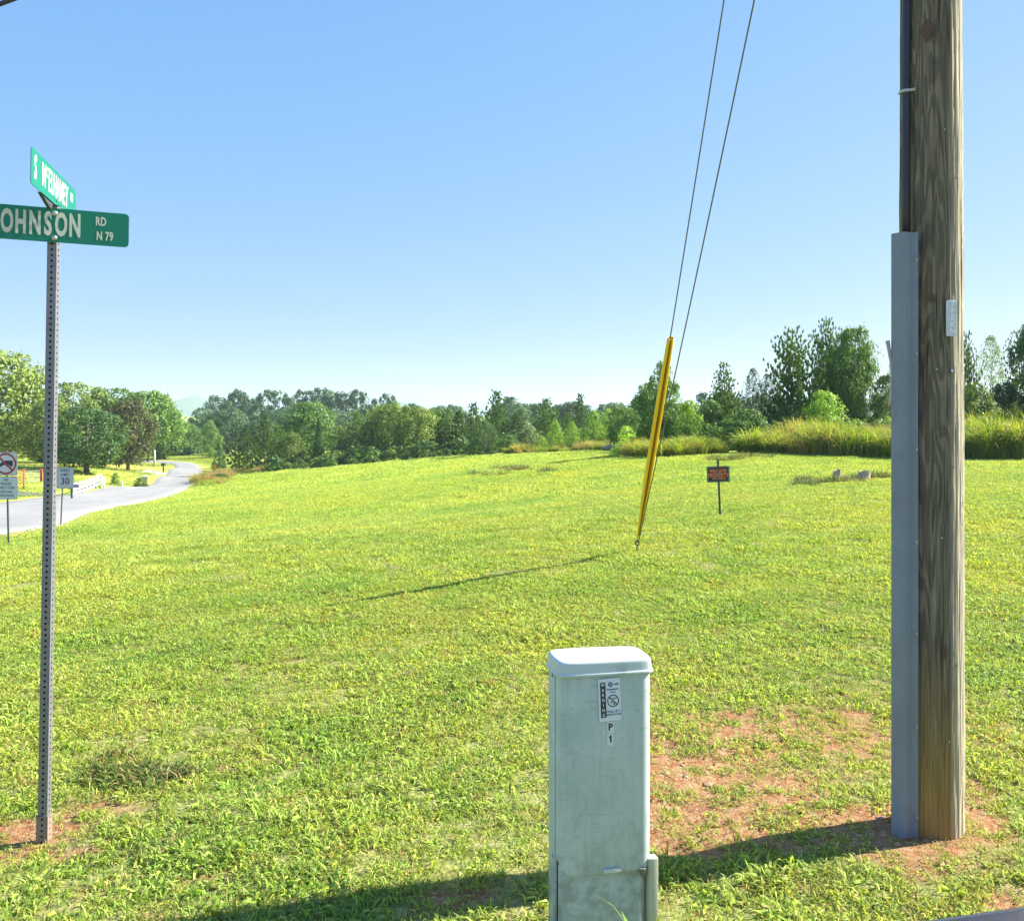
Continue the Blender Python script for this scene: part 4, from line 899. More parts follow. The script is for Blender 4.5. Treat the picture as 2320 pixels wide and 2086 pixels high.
# thin strip fixed to the far side of the cover
lath = MB(); p0 = MG @ Vector((-.030, .052, 0)); 
pts = [(-.220, -.058, 2.18), (-.214, -.060, 2.14), (-.205, -.062, 2.08), (-.200, -.062, 2.02), (-.202, -.060, 1.95), (-.207, -.058, 1.89)]
lath.tube(pts, [.009, .008, .007, .007, .009, .010], 6); lo = lath.build('warning_strip', worn('faded_strip', (.50, .42, .42), (.25, .18, .20), .8, scale=20), smooth=True); lo.location = (PX, PYw, PZ)
tag(lo, 'thin curved faded strip on the left edge of the conduit cover', 'strip')
# black cable running up the pole above the cover, with its clip
M_cable = worn('black_cable', (.035, .03, .05), (.02, .02, .03), .5, scale=8, bump=.05)
cb = thing('service_cable', 'black cable running up the left side of the utility pole out of the conduit cover', 'cable', (PX, PYw, PZ))
pts = []
for k in range(24):
    z = 2.6 + k * .28; r = pole_r(z) + .010; a = math.radians(-163); pts.append((r * math.cos(a), r * math.sin(a) - .008, z))
MB().tube(pts, .0175, 10).build('cable_run', M_cable, cb, smooth=True)
zc = EYEZ - (207 - 935) / 2100 * 4.15; m = MB(); rc = pole_r(zc)
pts = [((rc + q) * math.cos(rad(a_)), (rc + q) * math.sin(rad(a_)), zc) for a_, q in ((-174, .003), (-172, .026), (-165, .033), (-157, .030), (-150, .006), (-143, .003))]
m.tube(pts, .007, 6); m.build('clip', worn('clip_grey', (.42, .47, .50), (.3, .33, .36), .5), cb, smooth=True)
# embossed metal number tag
tagr = thing('pole_tag', 'small silver metal tag with embossed characters nailed to the front of the utility pole', 'tag', (PX, PYw, PZ))
zt = EYEZ - (722 - 935) / 2100 * 4.08; at = rad(-78); rt = pole_r(zt) + .0045
Mt = Matrix.Translation((rt * math.cos(at), rt * math.sin(at), zt)) @ Matrix.Rotation(at + math.pi / 2, 4, 'Z') @ Matrix(((1,0,0,0),(0,0,-1,0),(0,1,0,0),(0,0,0,1)))
M_alu = worn('stamped_aluminium', (.55, .58, .60), (.40, .44, .46), .45, .6, scale=25)
m = MB(); m.prism(rrect(.052, .158, .008), 0, .0018, Mt); m.build('plate', M_alu, tagr, bevel=.0005, segs=1)
m = MB()
for i, ch in enumerate('7FEKN'): text_into(m, ch, .006, .060 - i * .029, .024, Mt, .0024, 1.25, .03, t=.001, rot=0)
m.build('lettering', worn('bright_emboss', (.80, .82, .83), (.7, .72, .74), .4, .3), tagr)
# nail and staple
m = MB(); z = EYEZ - (842 - 935) / 2100 * 4.08; a_ = rad(-79); r_ = pole_r(z); m.tube([(r_ * math.cos(a_), r_ * math.sin(a_), z), ((r_ + .014) * math.cos(a_), (r_ + .014) * math.sin(a_), z + .003)], [.005, .006], 7); m.build('nail', M_bolt, pole)
for az_, zz_ in ((-72, 1.62), (-96, 1.31), (-60, 2.9), (-104, 2.05), (-84, .42), (-66, .75), (-90, 3.1)):
    z = zz_; a_ = rad(az_); r_ = pole_r(z); m = MB(); m.tube([(r_ * math.cos(a_), r_ * math.sin(a_), z), ((r_ + .006) * math.cos(a_), (r_ + .006) * math.sin(a_), z)], .004, 6); m.build('nail', M_bolt, pole)

# ------------------------------------------------------------------ guy wires with the yellow guard
M_strand = worn('guy_strand', (.13, .15, .13), (.07, .08, .07), .6, .3, scale=60)
M_yg = worn('yellow_guard', (1.0, .62, .03), (.9, .52, .03), .4, scale=6, bump=.05)
AX, AY = 1.39 * SC, 10.3 * SC; AZ = gz(AX, AY); EYEb = AZ + .13
guy = thing('guy_wire', 'pair of steel guy wires rising from a ground anchor, one with a long yellow guard', 'guy wire', (AX, AY, AZ))
eye = Vector((0, -.03, .13))
def tops(h): return Vector((PX - AX, PYw + .12 - AY, h * SC + PZ - AZ))
for h, dx in ((8.2, -.006), (6.47, .012)):
    tp = tops(h); pts = [eye + Vector((dx, 0, 0)) + (tp - eye) * (k / 24) - Vector((0, 0, .10 * math.sin(math.pi * k / 24))) for k in range(25)]
    MB().tube(pts, .0066, 7).build('strand', M_strand, guy, smooth=True)
tp = tops(8.2); dv = tp - eye
def on(tt, off=0): return eye + dv * tt - Vector((0, 0, .10 * math.sin(math.pi * tt)))
# guard: half round trough open to the back
side = Vector((1, 0, 0)); fwd = dv.cross(side).normalized()
V = []; NG = 30
for k in range(NG + 1):
    tt = .010 + (.272 - .010) * k / NG; c = on(tt); f = .45 + .55 * min(1, k / 9); f *= (1 if k < NG - 8 else 1 - .25 * (k - NG + 8) / 8)
    for j in range(9):
        b = math.pi * (-.40 + 1.8 * j / 8); rr_ = .050 * f; V.append(c + side * math.cos(b) * rr_ - fwd * -math.sin(b) * rr_ * .75)
Ff = [(k*9+j, k*9+j+1, (k+1)*9+j+1, (k+1)*9+j) for k in range(NG) for j in range(8)]
go_ = MB().add(V, Ff).build('guard', M_yg, guy, smooth=True); md = go_.modifiers.new('s', 'SOLIDIFY'); md.thickness = .004
# anchor rod with eye
m = MB(); m.tube([(.004, .06, -.1), (0, .0, .06), (0, -.022, .105)], .010, 8); m.build('anchor_rod', M_strand, guy, smooth=True)
m = MB(); ring = [(.026 * math.cos(q * math.pi / 8), -.03 , .13 + .03 * math.sin(q * math.pi / 8)) for q in range(17)]; m.tube(ring, .009, 7, caps=False); m.build('anchor_eye', M_strand, guy, smooth=True)

# ------------------------------------------------------------------ street name sign
M_galv = worn('galvanised_post', (.25, .245, .27), (.16, .16, .18), .5, .5, scale=14, bump=.1)
SX, SY = -2.075, 4.11; SZ = gz(SX, SY); H = 2.65
st = thing('street_sign', 'green street name sign on a perforated square steel post at the left, two crossed blades', 'street sign', (SX, SY, SZ))
# square tube with real punched holes
def punched(w, z0, z1, pitch, hr, M=None, first=.0):
    mb = MB(); n = int((z1 - z0) / pitch); 
    for s in range(4):
        Rz = Matrix.Rotation(s * math.pi / 2, 4, 'Z')
        for k in range(n):
            a_, b_ = z0 + k * pitch, z0 + (k + 1) * pitch; zc_ = (a_ + b_) / 2; h_ = w / 2
            sq = [(-h_, a_), (0, a_), (h_, a_), (h_, zc_), (h_, b_), (0, b_), (-h_, b_), (-h_, zc_)]
            ho = [(hr * math.cos(rad(225 + 45 * q)), zc_ + hr * math.sin(rad(225 + 45 * q))) for q in range(8)]
            V = [Rz @ Vector((x_, -h_, z_)) for x_, z_ in sq] + [Rz @ Vector((x_, -h_, z_)) for x_, z_ in ho] + [Rz @ Vector((x_, -h_ + .0025, z_)) for x_, z_ in ho]
            mb.add(V, [(q, (q + 1) % 8, 8 + (q + 1) % 8, 8 + q) for q in range(8)] + [(8 + q, 8 + (q + 1) % 8, 16 + (q + 1) % 8, 16 + q) for q in range(8)])
    mb.add([Vector((sx * w / 2, sy * w / 2, z1)) for sx, sy in ((-1,-1),(1,-1),(1,1),(-1,1))], [(0, 1, 2, 3)])
    return mb
lean = rad(.95)
st.rotation_euler = (0, lean, 0)
p_ = punched(.0405, .0, 2.80, .0254, .0056); po = p_.build('post', M_galv, st)
po.rotation_euler.z = rad(4)
sl = punched(.0495, -.1, .105, .0254, .0056).build('anchor_sleeve', worn('rusty_sleeve', (.30, .25, .21), (.22, .13, .09), .7, .3, scale=20), st); sl.rotation_euler.z = rad(4)
M_green = worn('sign_green', (.0, .19, .115), (.0, .15, .10), .38, scale=4, bump=.02, amt=.4)
M_cream = worn('sign_cream', (.66, .64, .55), (.52, .50, .43), .5, scale=20, bump=.02)
M_back = worn('sign_aluminium', (.10, .11, .12), (.07, .08, .08), .5, .4)
BH = .150
def blade(name, length, origin, rz, tx, mat=M_green):
    Mp = facing(origin, rz); m = MB(); m.prism(rrect(length, BH, .018), -.0013, .0013, Mp); b = m.build(name, mat, st)
    for s, cx, cy, h, wx, bo in tx:
        if len(s) == 1: m = MB(); text_into(m, s, cx, cy, h, Mp, .0018, wx, bo, t=.0006); m.build('letter', M_cream, b)
        else: m = MB(); text_into(m, s, cx, cy, h, Mp, .0018, wx, bo, t=.0006); m.build('lettering', M_cream, b)['kind'] = 'stuff'
    return b, Mp
zj = EYE - SZ - (512 - 935) / 2100 * 4.09
bj, Mj = blade('name_blade', .60, Vector((.022, -.036, zj)), rad(20), [
    ('J', -.235, .0, .100, .45, .05), ('O', -.188, .0, .100, .44, .05), ('H', -.135, .0, .100, .45, .05), ('N', -.079, .0, .100, .45, .05), ('S', -.028, .0, .100, .48, .05), ('O', .024, .0, .100, .44, .05), ('N', .079, .0, .100, .45, .05),
    ('RD', .184, .030, .038, .60, .04), ('N 79', .201, -.034, .038, .60, .04)])
# upper blade, nearly edge on to the viewer
zm = EYE - SZ + 500 / 2100 * 4.09 + .025
bu, Mu = blade('name_blade', .80, Vector((.002, .0, zm)), rad(103.5), [])
# visible face looks towards the sun side
Mf = facing(Vector((.002, .0, zm)), rad(103.5)); 
for s, cx, cy, h, wx in (('S', -.335, 0, .098, .62), ('M', -.20, 0, .098, .60), ('C', -.148, .027, .046, .7), ('E', -.107, 0, .098, .60), ('L', -.063, 0, .098, .60), ('H', -.013, 0, .098, .60), ('A', .045, 0, .098, .60), ('N', .103, 0, .098, .60), ('E', .157, 0, .098, .60), ('Y', .207, 0, .098, .60), ('RD', .31, .02, .040, .7)):
    m = MB(); text_into(m, s, cx, cy, h, Mf, .0018, wx, .03); lt = m.build('letter' if len(s) == 1 else 'lettering', M_cream, bu)
    if len(s) > 1: lt['kind'] = 'stuff'
m = MB(); m.prism([(-.22, -.070), (.05, -.070), (.03, -.112), (-.022, -.112)], -.020, -.004, Mf); m.build('bracket', M_back, st, bevel=.002)
for dz in (.052, -.056):
    m = MB(); Mb = Mj @ Matrix.Translation((-.002, dz, .002)); V = []; Ff = []; n = 12
    for k, (r_, h_) in enumerate([(.0125, 0), (.0125, .003), (.009, .008), (.003, .0095)]): V += [Mb @ Vector((r_ * math.cos(q * 2 * math.pi / n), r_ * math.sin(q * 2 * math.pi / n), h_)) for q in range(n)]
    Ff = [(k*n+i, k*n+(i+1) % n, (k+1)*n+(i+1) % n, (k+1)*n+i) for k in range(3) for i in range(n)] + [tuple(3*n + i for i in range(n))]
    m.add(V, Ff); m.build('rivet', M_bolt, st, smooth=True)
m = MB(); m.prism(rrect(.006, .006, .0029, 3), 0, .0022, Mj @ Matrix.Translation((.278, -.01, 0))); m.build('hole', M_back, bj)
m = MB(); m.tube([Mf @ Vector((.02, -.052, -.02)), Mf @ Vector((.02, -.052, .006))], .008, 8); m.build('rivet', M_bolt, bu)

# ------------------------------------------------------------------ road signs across the lawn
M_white = worn('sign_white', (.62, .66, .68), (.48, .52, .54), .5, scale=3, bump=.02)
M_black = worn('sign_black', (.03, .035, .045), (.02, .02, .03), .5, scale=5, bump=.02)
M_red = worn('sign_red', (.42, .03, .035), (.33, .03, .03), .5, scale=5, bump=.02)
M_upost = worn('dark_green_u_post', (.10, .12, .10), (.06, .07, .06), .7, .2, scale=10)
def uchannel(pts, w, name, parent, mat):
    a_, b_ = Vector(pts[0]), Vector(pts[1]); m = MB(); d = b_ - a_
    M = Matrix.Translation(a_) @ d.to_track_quat('Z', 'Y').to_matrix().to_4x4()
    prof = [(-w*.5, 0), (-w*.28, 0), (-w*.22, w*.42), (w*.22, w*.42), (w*.28, 0), (w*.5, 0), (w*.5, w*.12), (w*.33, w*.12), (w*.27, w*.54), (-w*.27, w*.54), (-w*.33, w*.12), (-w*.5, w*.12)]
    m.prism(prof, 0, d.length, M); return m.build(name, mat, parent)
def plate(name, w, h, M, mat, parent, border=None, bmat=None, r=.035, t_=.003):
    m = MB(); m.prism(rrect(w, h, r), -t_, 0, M); p = m.build(name, mat, parent)
    if border:
        m = MB(); a_ = rrect(w - border * .8, h - border * .8, r * .9); b_ = rrect(w - border * 2.2, h - border * 2.2, r * .7); n = len(a_)
        m.add([M @ Vector((x_, y_, .0012)) for x_, y_ in a_ + b_], [(i, (i+1) % n, n + (i+1) % n, n + i) for i in range(n)]); m.build('border', bmat, p)
    return p
# no trucks
x, yw, z = surv(15, 1235, 18.3); z = gz(x, yw)
nt = thing('truck_ban_sign', 'no trucks road sign above a worded plate on a thin post by the left edge', 'road sign', (x, yw, z), group='white road signs on posts')
s_ = yw / 2100; zb = lambda py: EYE - (py - 935) * s_ - z
uchannel([(.03, .02, -.3), (-.02, .02, zb(1020))], .055, 'post', nt, M_upost)
Ms = facing(Vector((-.01, -.02, (zb(1024) + zb(1076.5)) / 2)), rad(0)); pl = plate('sign_plate', .535, .535, Ms, M_white, nt, .012, M_black)
m = MB(); n = 40; ro_, ri_ = .245, .205
m.add([Ms @ Vector((r_ * math.cos(2*math.pi*i/n), r_ * math.sin(2*math.pi*i/n), .0036)) for r_ in (ro_, ri_) for i in range(n)], [(i, (i+1) % n, n + (i+1) % n, n + i) for i in range(n)])
c45 = math.cos(rad(45)); m.add([Ms @ Vector(q) for q in ((-.155-.014, .155-.014, .0036), (-.155+.014, .155+.014, .0036), (.155+.014, -.155+.014, .0036), (.155-.014, -.155-.014, .0036))], [(0, 3, 2, 1)]); m.build('ban_circle', M_red, pl)
m = MB(); m.prism([(-.02, -.035), (.165, -.035), (.165, .075), (-.02, .075)], .0012, .002, Ms); m.prism([(-.165, -.035), (-.03, -.035), (-.03, .045), (-.085, .045), (-.11, .01), (-.165, .0)], .0012, .002, Ms)
for cx in (-.11, .04, .125): m.prism([(cx + .028 * math.cos(q * .5236), -.045 + .028 * math.sin(q * .5236)) for q in range(12)], .0012, .0024, Ms)
m.build('truck_symbol', M_black, pl)
Ms = facing(Vector((-.006, -.02, (zb(1079.5) + zb(1131)) / 2)), rad(0)); pl = plate('word_plate', .545, .52, Ms, M_white, nt, .012, M_black)
m = MB()
for s, cy, h in (('NO', .185, .062), ('TRUCKS', .095, .062), ('OVER 3 TONS', .005, .058), ('EXCEPT PUBLIC', -.09, .046), ('SERVICE VEHICLES', -.175, .046)): text_into(m, s, 0, cy, h, Ms, .0018, .78 if h > .05 else .70, .02)
m.build('lettering', M_black, pl)
# speed limit
x, yw, z = surv(137, 1187, 30); z = gz(x, yw); s_ = yw / 2100; 
sl_ = thing('speed_limit_sign', 'speed limit 30 road sign on a slightly leaning post beside the road', 'road sign', (x, yw, z), group='white road signs on posts')
uchannel([(.0, .02, -.3), (7 * s_, .02, zb(1062))], .06, 'post', sl_, M_upost)
Ms = facing(Vector((11.2 * s_, -.02, (zb(1058.5) + zb(1106)) / 2)), rad(0)); pl = plate('sign_plate', 38.5 * s_, 47.5 * s_, Ms, worn('sign_grey_white', (.42, .47, .50), (.36, .40, .43), .5), sl_, .012, M_black)
m = MB()
for s, cy, h, wx in (('SPEED', .275, .098, .92), ('LIMIT', .115, .098, .92), ('30', -.135, .25, .92)): text_into(m, s, .0, cy, h, Ms, .0018, wx, .025)
m.build('lettering', M_black, pl)
# yellow diamond seen from behind the bend
x, yw, z = surv(485, 1086, 88); z = gz(x, yw); s_ = yw / 2100
yd = thing('warning_sign', 'faded yellow diamond warning sign standing in reeds right of the road bend', 'road sign', (x, yw, z))
uchannel([(0, .03, -.2), (0, .03, (1092 - 1048) * s_)], .07, 'post', yd, M_upost)
Ms = facing(Vector((-.0, 0, EYE - (1058 - 935) * s_ - z)), rad(-25)) @ Matrix.Rotation(rad(45), 4, 'Z'); pl = plate('sign_plate', .66, .66, Ms, worn('sign_yellow', (.66, .36, .02), (.5, .26, .03), .5), yd, .02, M_black)
# private property
x, yw, z = surv(1631, 1168, 13.6); z = gz(x, yw); s_ = yw / 2100
pp = thing('private_property_sign', 'small black and orange private property sign on a dark stake in the lawn', 'sign', (x, yw, z))
uchannel([(.0, .0, -.25), (-6.5 * s_, .0, zb(1040))], .052, 'stake', pp, M_upost)
Ms = facing(Vector((-4.2 * s_, -.015, EYE - (1074 - 935) * s_ - z)), rad(4)) @ Matrix.Rotation(rad(1.2), 4, 'Z')
bd = plate('backing_board', 52 * s_, 36 * s_, Ms, worn('board_green_grey', (.14, .19, .16), (.09, .12, .10), .8, scale=10), pp, r=.004, t_=.008)
m = MB(); m.prism(rrect(45 * s_, 30 * s_, .004), .001, .0022, Ms); m.build('sign_plate', M_black, bd)
M_or = worn('sign_orange', (.95, .22, .06), (.8, .17, .05), .5)
m = MB(); text_into(m, 'PRIVATE', 0, .048, .066, Ms, .0030, .78, .045); text_into(m, 'PROPERTY', 0, -.025, .066, Ms, .0030, .74, .045); m.prism([(-.105, -.084), (.125, -.084), (.125, -.068), (-.105, -.068)], .0024, .0030, Ms); m.build('lettering', M_or, bd)

# ------------------------------------------------------------------ telecom pedestal
t = NT('pedestal_plastic'); vO = t.coord('Object'); n1 = t.noise(vO, 5, 6, .65, .6); n2 = t.noise(t.coord('Object', (30, 30, 2)), 1.2, 5, .7); n3 = t.noise(vO, 22, 4, .6)
b_ = t.ramp(n1, [(.3, (.43, .515, .515)), (.5, (.50, .58, .585)), (.68, (.57, .635, .645))])
b_ = t.mix(t.ramp(n2, [(.50, (0,)*3), (.72, (.4,)*3)]), b_, (.30, .35, .31))
sp = t.new('ShaderNodeSeparateXYZ'); t.link(t.new('ShaderNodeTexCoord').outputs['Object'], sp.inputs[0])
lowm = t.ramp(t.math('ADD', sp.outputs[2], t.math('MULTIPLY', n3, -.35)), [(-.0, (.55,)*3), (.22, (0,)*3)])
b_ = t.mix(t.math('MULTIPLY', lowm, t.ramp(n3, [(.4, (.2,)*3), (.6, (1,)*3)])), b_, (.22, .20, .11))
scr = t.noise(t.coord('Object', (9, 9, 60)), 1.4, 2, .5, 1.5); b_ = t.mix(t.ramp(scr, [(.62, (0,)*3), (.69, (.4,)*3)]), b_, (.27, .33, .33))
sm_ = t.noise(t.coord('Object', (6, 6, 3)), 2.2, 5, .7, 1.0); b_ = t.mix(t.ramp(sm_, [(.56, (0,)*3), (.66, (.38,)*3)]), b_, (.31, .36, .37))
t.base(b_); t.set(Roughness=.42); t.b.inputs['Specular IOR Level'].default_value = .5; t.bump(n1, .12, .006); M_ped = t.m
t = NT('pedestal_lid'); vO = t.coord('Object'); n1 = t.noise(vO, 9, 5, .65)
t.base(t.mix(t.ramp(n1, [(.58, (0,)*3), (.75, (.6,)*3)]), (.56, .62, .61), (.36, .38, .34))); t.set(Roughness=.4); t.bump(n1, .08, .004); M_lid = t.m
bx, by = hit(1360, 2120); by = 3.24; bx = .010 + (1368 - 1160) / 2100 * by; bz = gz(bx, by)
ped = thing('telecom_pedestal', 'pale grey green plastic telecom pedestal with stickers standing in the grass', 'pedestal', (bx, by, bz), rad(11))
W2 = .168
def chamf(y_front, w, dl=.030, cl=.055, rr_=.038, n=6, back=.07):
    p = [(-w, back), (-w, y_front + dl), ]
    # left: broad chamfer softly rounded
    p += [(-w + .006, y_front + dl * .62), (-w + cl * .55, y_front + dl * .22), (-w + cl, y_front + .002), (-w + cl + .02, y_front)]
    for i in range(n + 1):
        a = rad(-90 + 90 * i / n); p.append((w - rr_ + rr_ * math.cos(a), y_front + rr_ + rr_ * math.sin(a)))
    p.append((w, back)); return p
# back shell
m = MB(); m.prism([(-W2 - .004, .064), (W2 + .002, .064), (W2 + .002, .16), (W2 - .02, .185), (-W2 + .02, .185), (-W2 - .004, .16)], -.15, .99); m.build('back_shell', M_ped, ped, bevel=.006)
m = MB(); m.prism([(-W2 + .004, .055), (W2 - .004, .055), (W2 - .004, .066), (-W2 + .004, .066)], -.1, .985); m.build('seam', M_black, ped)
# lower base cover
m = MB(); m.prism(chamf(.018, W2 - .006, back=.055), -.15, .285); m.build('base_cover', M_ped, ped, bevel=.004)
# door (upper front cover) with a dropped lip and rounded lower corners
NZ = 26; ring = chamf(.0, W2, back=.0585); nr = len(ring); V = []; zb0 = .262
for k in range(NZ + 1):
    z = .985 - (.985 - zb0) * k / NZ
    for (x_, y_) in ring:
        e = max(0, abs(x_) - (W2 - .05)) / .05
        zz = max(z, zb0 + .042 * (1 - math.sqrt(max(0, 1 - e * e))) * (1 if k == NZ else .0 if z > zb0 + .06 else 1))
        bow = -.004 * math.sin(math.pi * (z - zb0) / (.985 - zb0)) * (1 if y_ < .02 else 0)
        V.append((x_, y_ + bow, zz))
Ff = [(k*nr+i, k*nr+i+1, (k+1)*nr+i+1, (k+1)*nr+i) for k in range(NZ) for i in range(nr - 1)]
Vi = [(x_ * .975, y_ + .005 if y_ < .05 else y_, z_ + .002) for x_, y_, z_ in V]; off = len(V); bot = NZ * nr
Ff += [(bot+i, bot+i+1, off+bot+i+1, off+bot+i) for i in range(nr - 1)]
MB().add(V + Vi, Ff + [tuple(off + q for q in f[::-1]) for f in Ff[:NZ*(nr-1)]]).build('door', M_ped, ped, smooth=True).data.set_sharp_from_angle(angle=rad(50))
# lid
m = MB(); V = []
lidp = [(x_ * 1.05, y_) for x_, y_ in [(-.172, .0), (-.150, -.012), (.135, -.012), (.158, -.004), (.170, .018), (.168, .155), (.15, .192), (-.13, .197), (-.160, .185), (-.176, .155)]]
def off_poly(P, d):
    cx, cy = 0, .09; return [(cx + (x_ - cx) * (1 - d / .17), cy + (y_ - cy) * (1 - d / .105)) for x_, y_ in P]
lays = [(.955, .0045), (.9552, -.001), (.9565, -.002), (.964, -.002), (.9655, .002), (.967, .0025), (.994, .004), (1.001, .0055), (1.0065, .0115), (1.008, .017), (1.0095, .040), (1.0097, .06)]
for z, d in lays: V += [(x_, y_, z) for x_, y_ in off_poly(lidp, d)]
n = len(lidp); Ff = [(k*n+i, k*n+(i+1) % n, (k+1)*n+(i+1) % n, (k+1)*n+i) for k in range(len(lays) - 1) for i in range(n)] + [tuple((len(lays)-1)*n + i for i in range(n))]
lid = MB().add(V, Ff).build('lid', M_lid, ped, smooth=True); sm = lid.modifiers.new('sub', 'SUBSURF'); sm.levels = sm.render_levels = 2
# handle tab, hasp, stake, screws
m = MB(); m.prism(rrect(.066, .015, .0065), .0, .008, facing(Vector((.018, -.001, .272)), 0)); m.build('handle', M_lid, ped, bevel=.002)
m = MB(); m.prism([(-.012, .010), (.014, .008), (.006, -.022), (-.002, -.024)], -.004, .010, facing(Vector((.128, -.002, .262)), 0)); m.build('hasp', worn('dull_lead', (.18, .18, .17), (.1, .1, .1), .6, .4), ped, bevel=.002)
for x_, z_ in ((-W2 - .004, .30), (-W2 - .004, .94)):
    m = MB(); m.tube([(x_ + .002, .085, z_), (x_ - .005, .085, z_)], .007, 8); m.build('screw', M_bolt, ped)
stk = MB(); stk.box((.153, -.002, -.2), (.190, .036, .298)); so_ = stk.build('marker_stake', worn('bone_plastic', (.50, .50, .36), (.42, .41, .27), .6, scale=10), bevel=.004)
so_.location = (bx, by, bz); so_.rotation_euler.z = rad(11); tag(so_, 'pale yellowish plastic stake against the right foot of the telecom pedestal', 'stake')
# stickers
M_stk = worn('sticker_paper', (.74, .77, .84), (.64, .68, .75), .5, scale=25, bump=.02); M_blu = worn('sticker_blue', (.03, .10, .24), (.04, .08, .18), .5)
def front(cx, cz, tilt=0): return facing(Vector((cx, -.0052, cz)), 0) @ Matrix.Rotation(rad(tilt), 4, 'Z')
cz = EYE - bz - (1586 - 935) / 2100 * 3.23
Ms = front(.009, cz, 2.0); m = MB(); m.prism(rrect(.080, .149, .002), -.001, .0006, Ms); sk = m.build('warning_sticker', M_stk, ped)
m = MB(); m.prism([(-.033, -.061), (-.0135, -.061), (-.0135, .062), (-.033, .062)], .0007, .0010, Ms); m.build('black_band', M_black, sk)
m = MB()
for i, ch in enumerate('WARNING'): text_into(m, ch, -.0232, .053 - i * .0176, .0112, Ms, .0014, .80, .04, t=.0004)
m.build('band_lettering', M_stk, sk)
m = MB(); n = 22
m.prism([(.0045 + .0088 * math.cos(2*math.pi*i/n), .0535 + .0088 * math.sin(2*math.pi*i/n)) for i in range(n)], .0007, .0010, Ms)
m.prism([(-.010, .0335), (.034, .0345), (.034, .0385), (-.010, .0375)], .0007, .0010, Ms)
text_into(m, 'CABLE', .0125, .0265, .0052, Ms, .0010, 1, .04, t=.0004); text_into(m, 'CALL 811', .0125, -.041, .0088, Ms, .0010, .95, .04, t=.0004); m.build('blue_print', M_blu, sk)
m = MB()
for q in (-.0045, -.0015, .0018, .0048):      # pale stripes of the globe emblem
    hw_ = math.sqrt(.0086 ** 2 - q * q) * .62; m.prism([(.0055 - hw_, .0535 + q - .0006), (.0055 + hw_, .0535 + q - .0002), (.0055 + hw_, .0535 + q + .0006), (.0055 - hw_, .0535 + q + .0006)], .0011, .0013, Ms)
m.build('emblem_stripes', M_stk, sk)
m = MB(); text_into(m, 'at&t', .0262, .0535, .0078, Ms, .0010, .9, .03, t=.0004); text_into(m, 'BEFORE YOU DIG', .0125, -.052, .0056, Ms, .0010, .80, .05, t=.0004)
n = 34; cxx, cyy = .0125, -.004
m.add([Ms @ Vector((cxx + r_ * math.cos(2*math.pi*i/n), cyy + r_ * math.sin(2*math.pi*i/n), .0012)) for r_ in (.0215, .0180) for i in range(n)], [(i, (i+1) % n, n + (i+1) % n, n + i) for i in range(n)])
m.add([Ms @ Vector((cxx + a_, cyy + b_, .0014)) for a_, b_ in ((-.0150, .0120), (-.0122, .0150), (.0150, -.0120), (.0122, -.0150))], [(0, 3, 2, 1)])
for P_ in ([(-.001, -.013), (.005, -.015), (.004, -.009), (.0, -.008)], [(-.010, -.004), (-.006, -.008), (-.002, -.004), (-.006, -.001)], [(.001, .012), (.003, .012), (.0025, .004), (.0005, .005)], [(.002, .004), (.004, .009), (.014, .010), (.0145, .007), (.006, .0065)]):
    m.prism([(cxx + a_, cyy + b_) for a_, b_ in P_], .0007, .0012, Ms)
m.build('black_print', M_black, sk)
for ch, py, tl in (('P', 1649, 1), ('1', 1676, 2)):
    z_ = EYE - bz - (py - 935) / 2100 * 3.23; Ms = front(.012, z_, tl); m = MB()
    m.prism([(-.0120, -.0175 if ch == '1' else -.0195), (.006 if ch == '1' else .0120, -.0235 if ch == '1' else -.0195), (.0120, -.012 if ch == '1' else -.0195), (.0120, .0205), (-.0120, .0205)] if ch == '1' else [(-.0120, -.0185), (.0120, -.0185), (.0120, .0205), (-.0120, .0205)], -.001, .0006, Ms); s2 = m.build('letter_sticker', M_stk, ped)
    m = MB(); text_into(m, ch, .0012 * (ch == '1'), .001, .0245, Ms, .0010, .95, .05, t=.0004)
    if ch == '1': m.prism([(-.0062, .0075), (-.0045, .0055), (.0015, .0095), (.0015, .0130)], .0008, .0012, Ms)
    m.build('lettering', M_black, s2)
# broad grass clump at the pedestal's foot
bl = [addm(blades(9, .02, .26, .018, .75, .5, 150 + i, dead=0, greens=[(.14, .25, .03), (.22, .32, .06)]), M_grass) for i in range(2)]
gc = link('grass_clump', bl[0]); gc.location = (bx + .09, by - .10, bz); gc['kind'] = 'stuff'; gc['label'] = 'long broad grass blades at the foot of the telecom pedestal'

# ------------------------------------------------------------------ things across the road
M_wp = worn('white_painted_wood', (.80, .80, .78), (.62, .62, .58), .6, scale=4)
M_redp = worn('red_painted_steel', (.48, .07, .03), (.38, .06, .03), .6, scale=4)
M_gp = worn('grey_rail', (.26, .24, .26), (.18, .17, .18), .7, scale=4)
def fence_run(root, pts, heights, rail_h, mat, post=(.10, .10), ph=1.05, rail=(.03, .13)):
    P = [surv(*p) for p in pts]; n = len(P); base = Vector(root.location)
    for i, p in enumerate(P):
        z = gz(p[0], p[1]); m = MB(); m.box((p[0] - post[0] / 2, p[1] - post[1] / 2, z - .2), (p[0] + post[0] / 2, p[1] + post[1] / 2, z + ph), Matrix.Translation(-base)); m.build('post', mat, root)
        if i:
            q = P[i-1]; zq = gz(q[0], q[1]); a_ = Vector((q[0], q[1], zq)) - base; b_ = Vector((p[0], p[1], z)) - base; L_ = (b_ - a_).length; d = (b_ - a_) / L_
            for rh in rail_h:
                m = MB(); M = Matrix.Translation(a_ + Vector((0, 0, rh))) @ d.to_track_quat('X', 'Z').to_matrix().to_4x4(); m.box((.04, -rail[0] / 2 - .05, -rail[1] / 2), (L_ - .04, rail[0] / 2 - .05, rail[1] / 2), M); m.build('rail', mat, root)
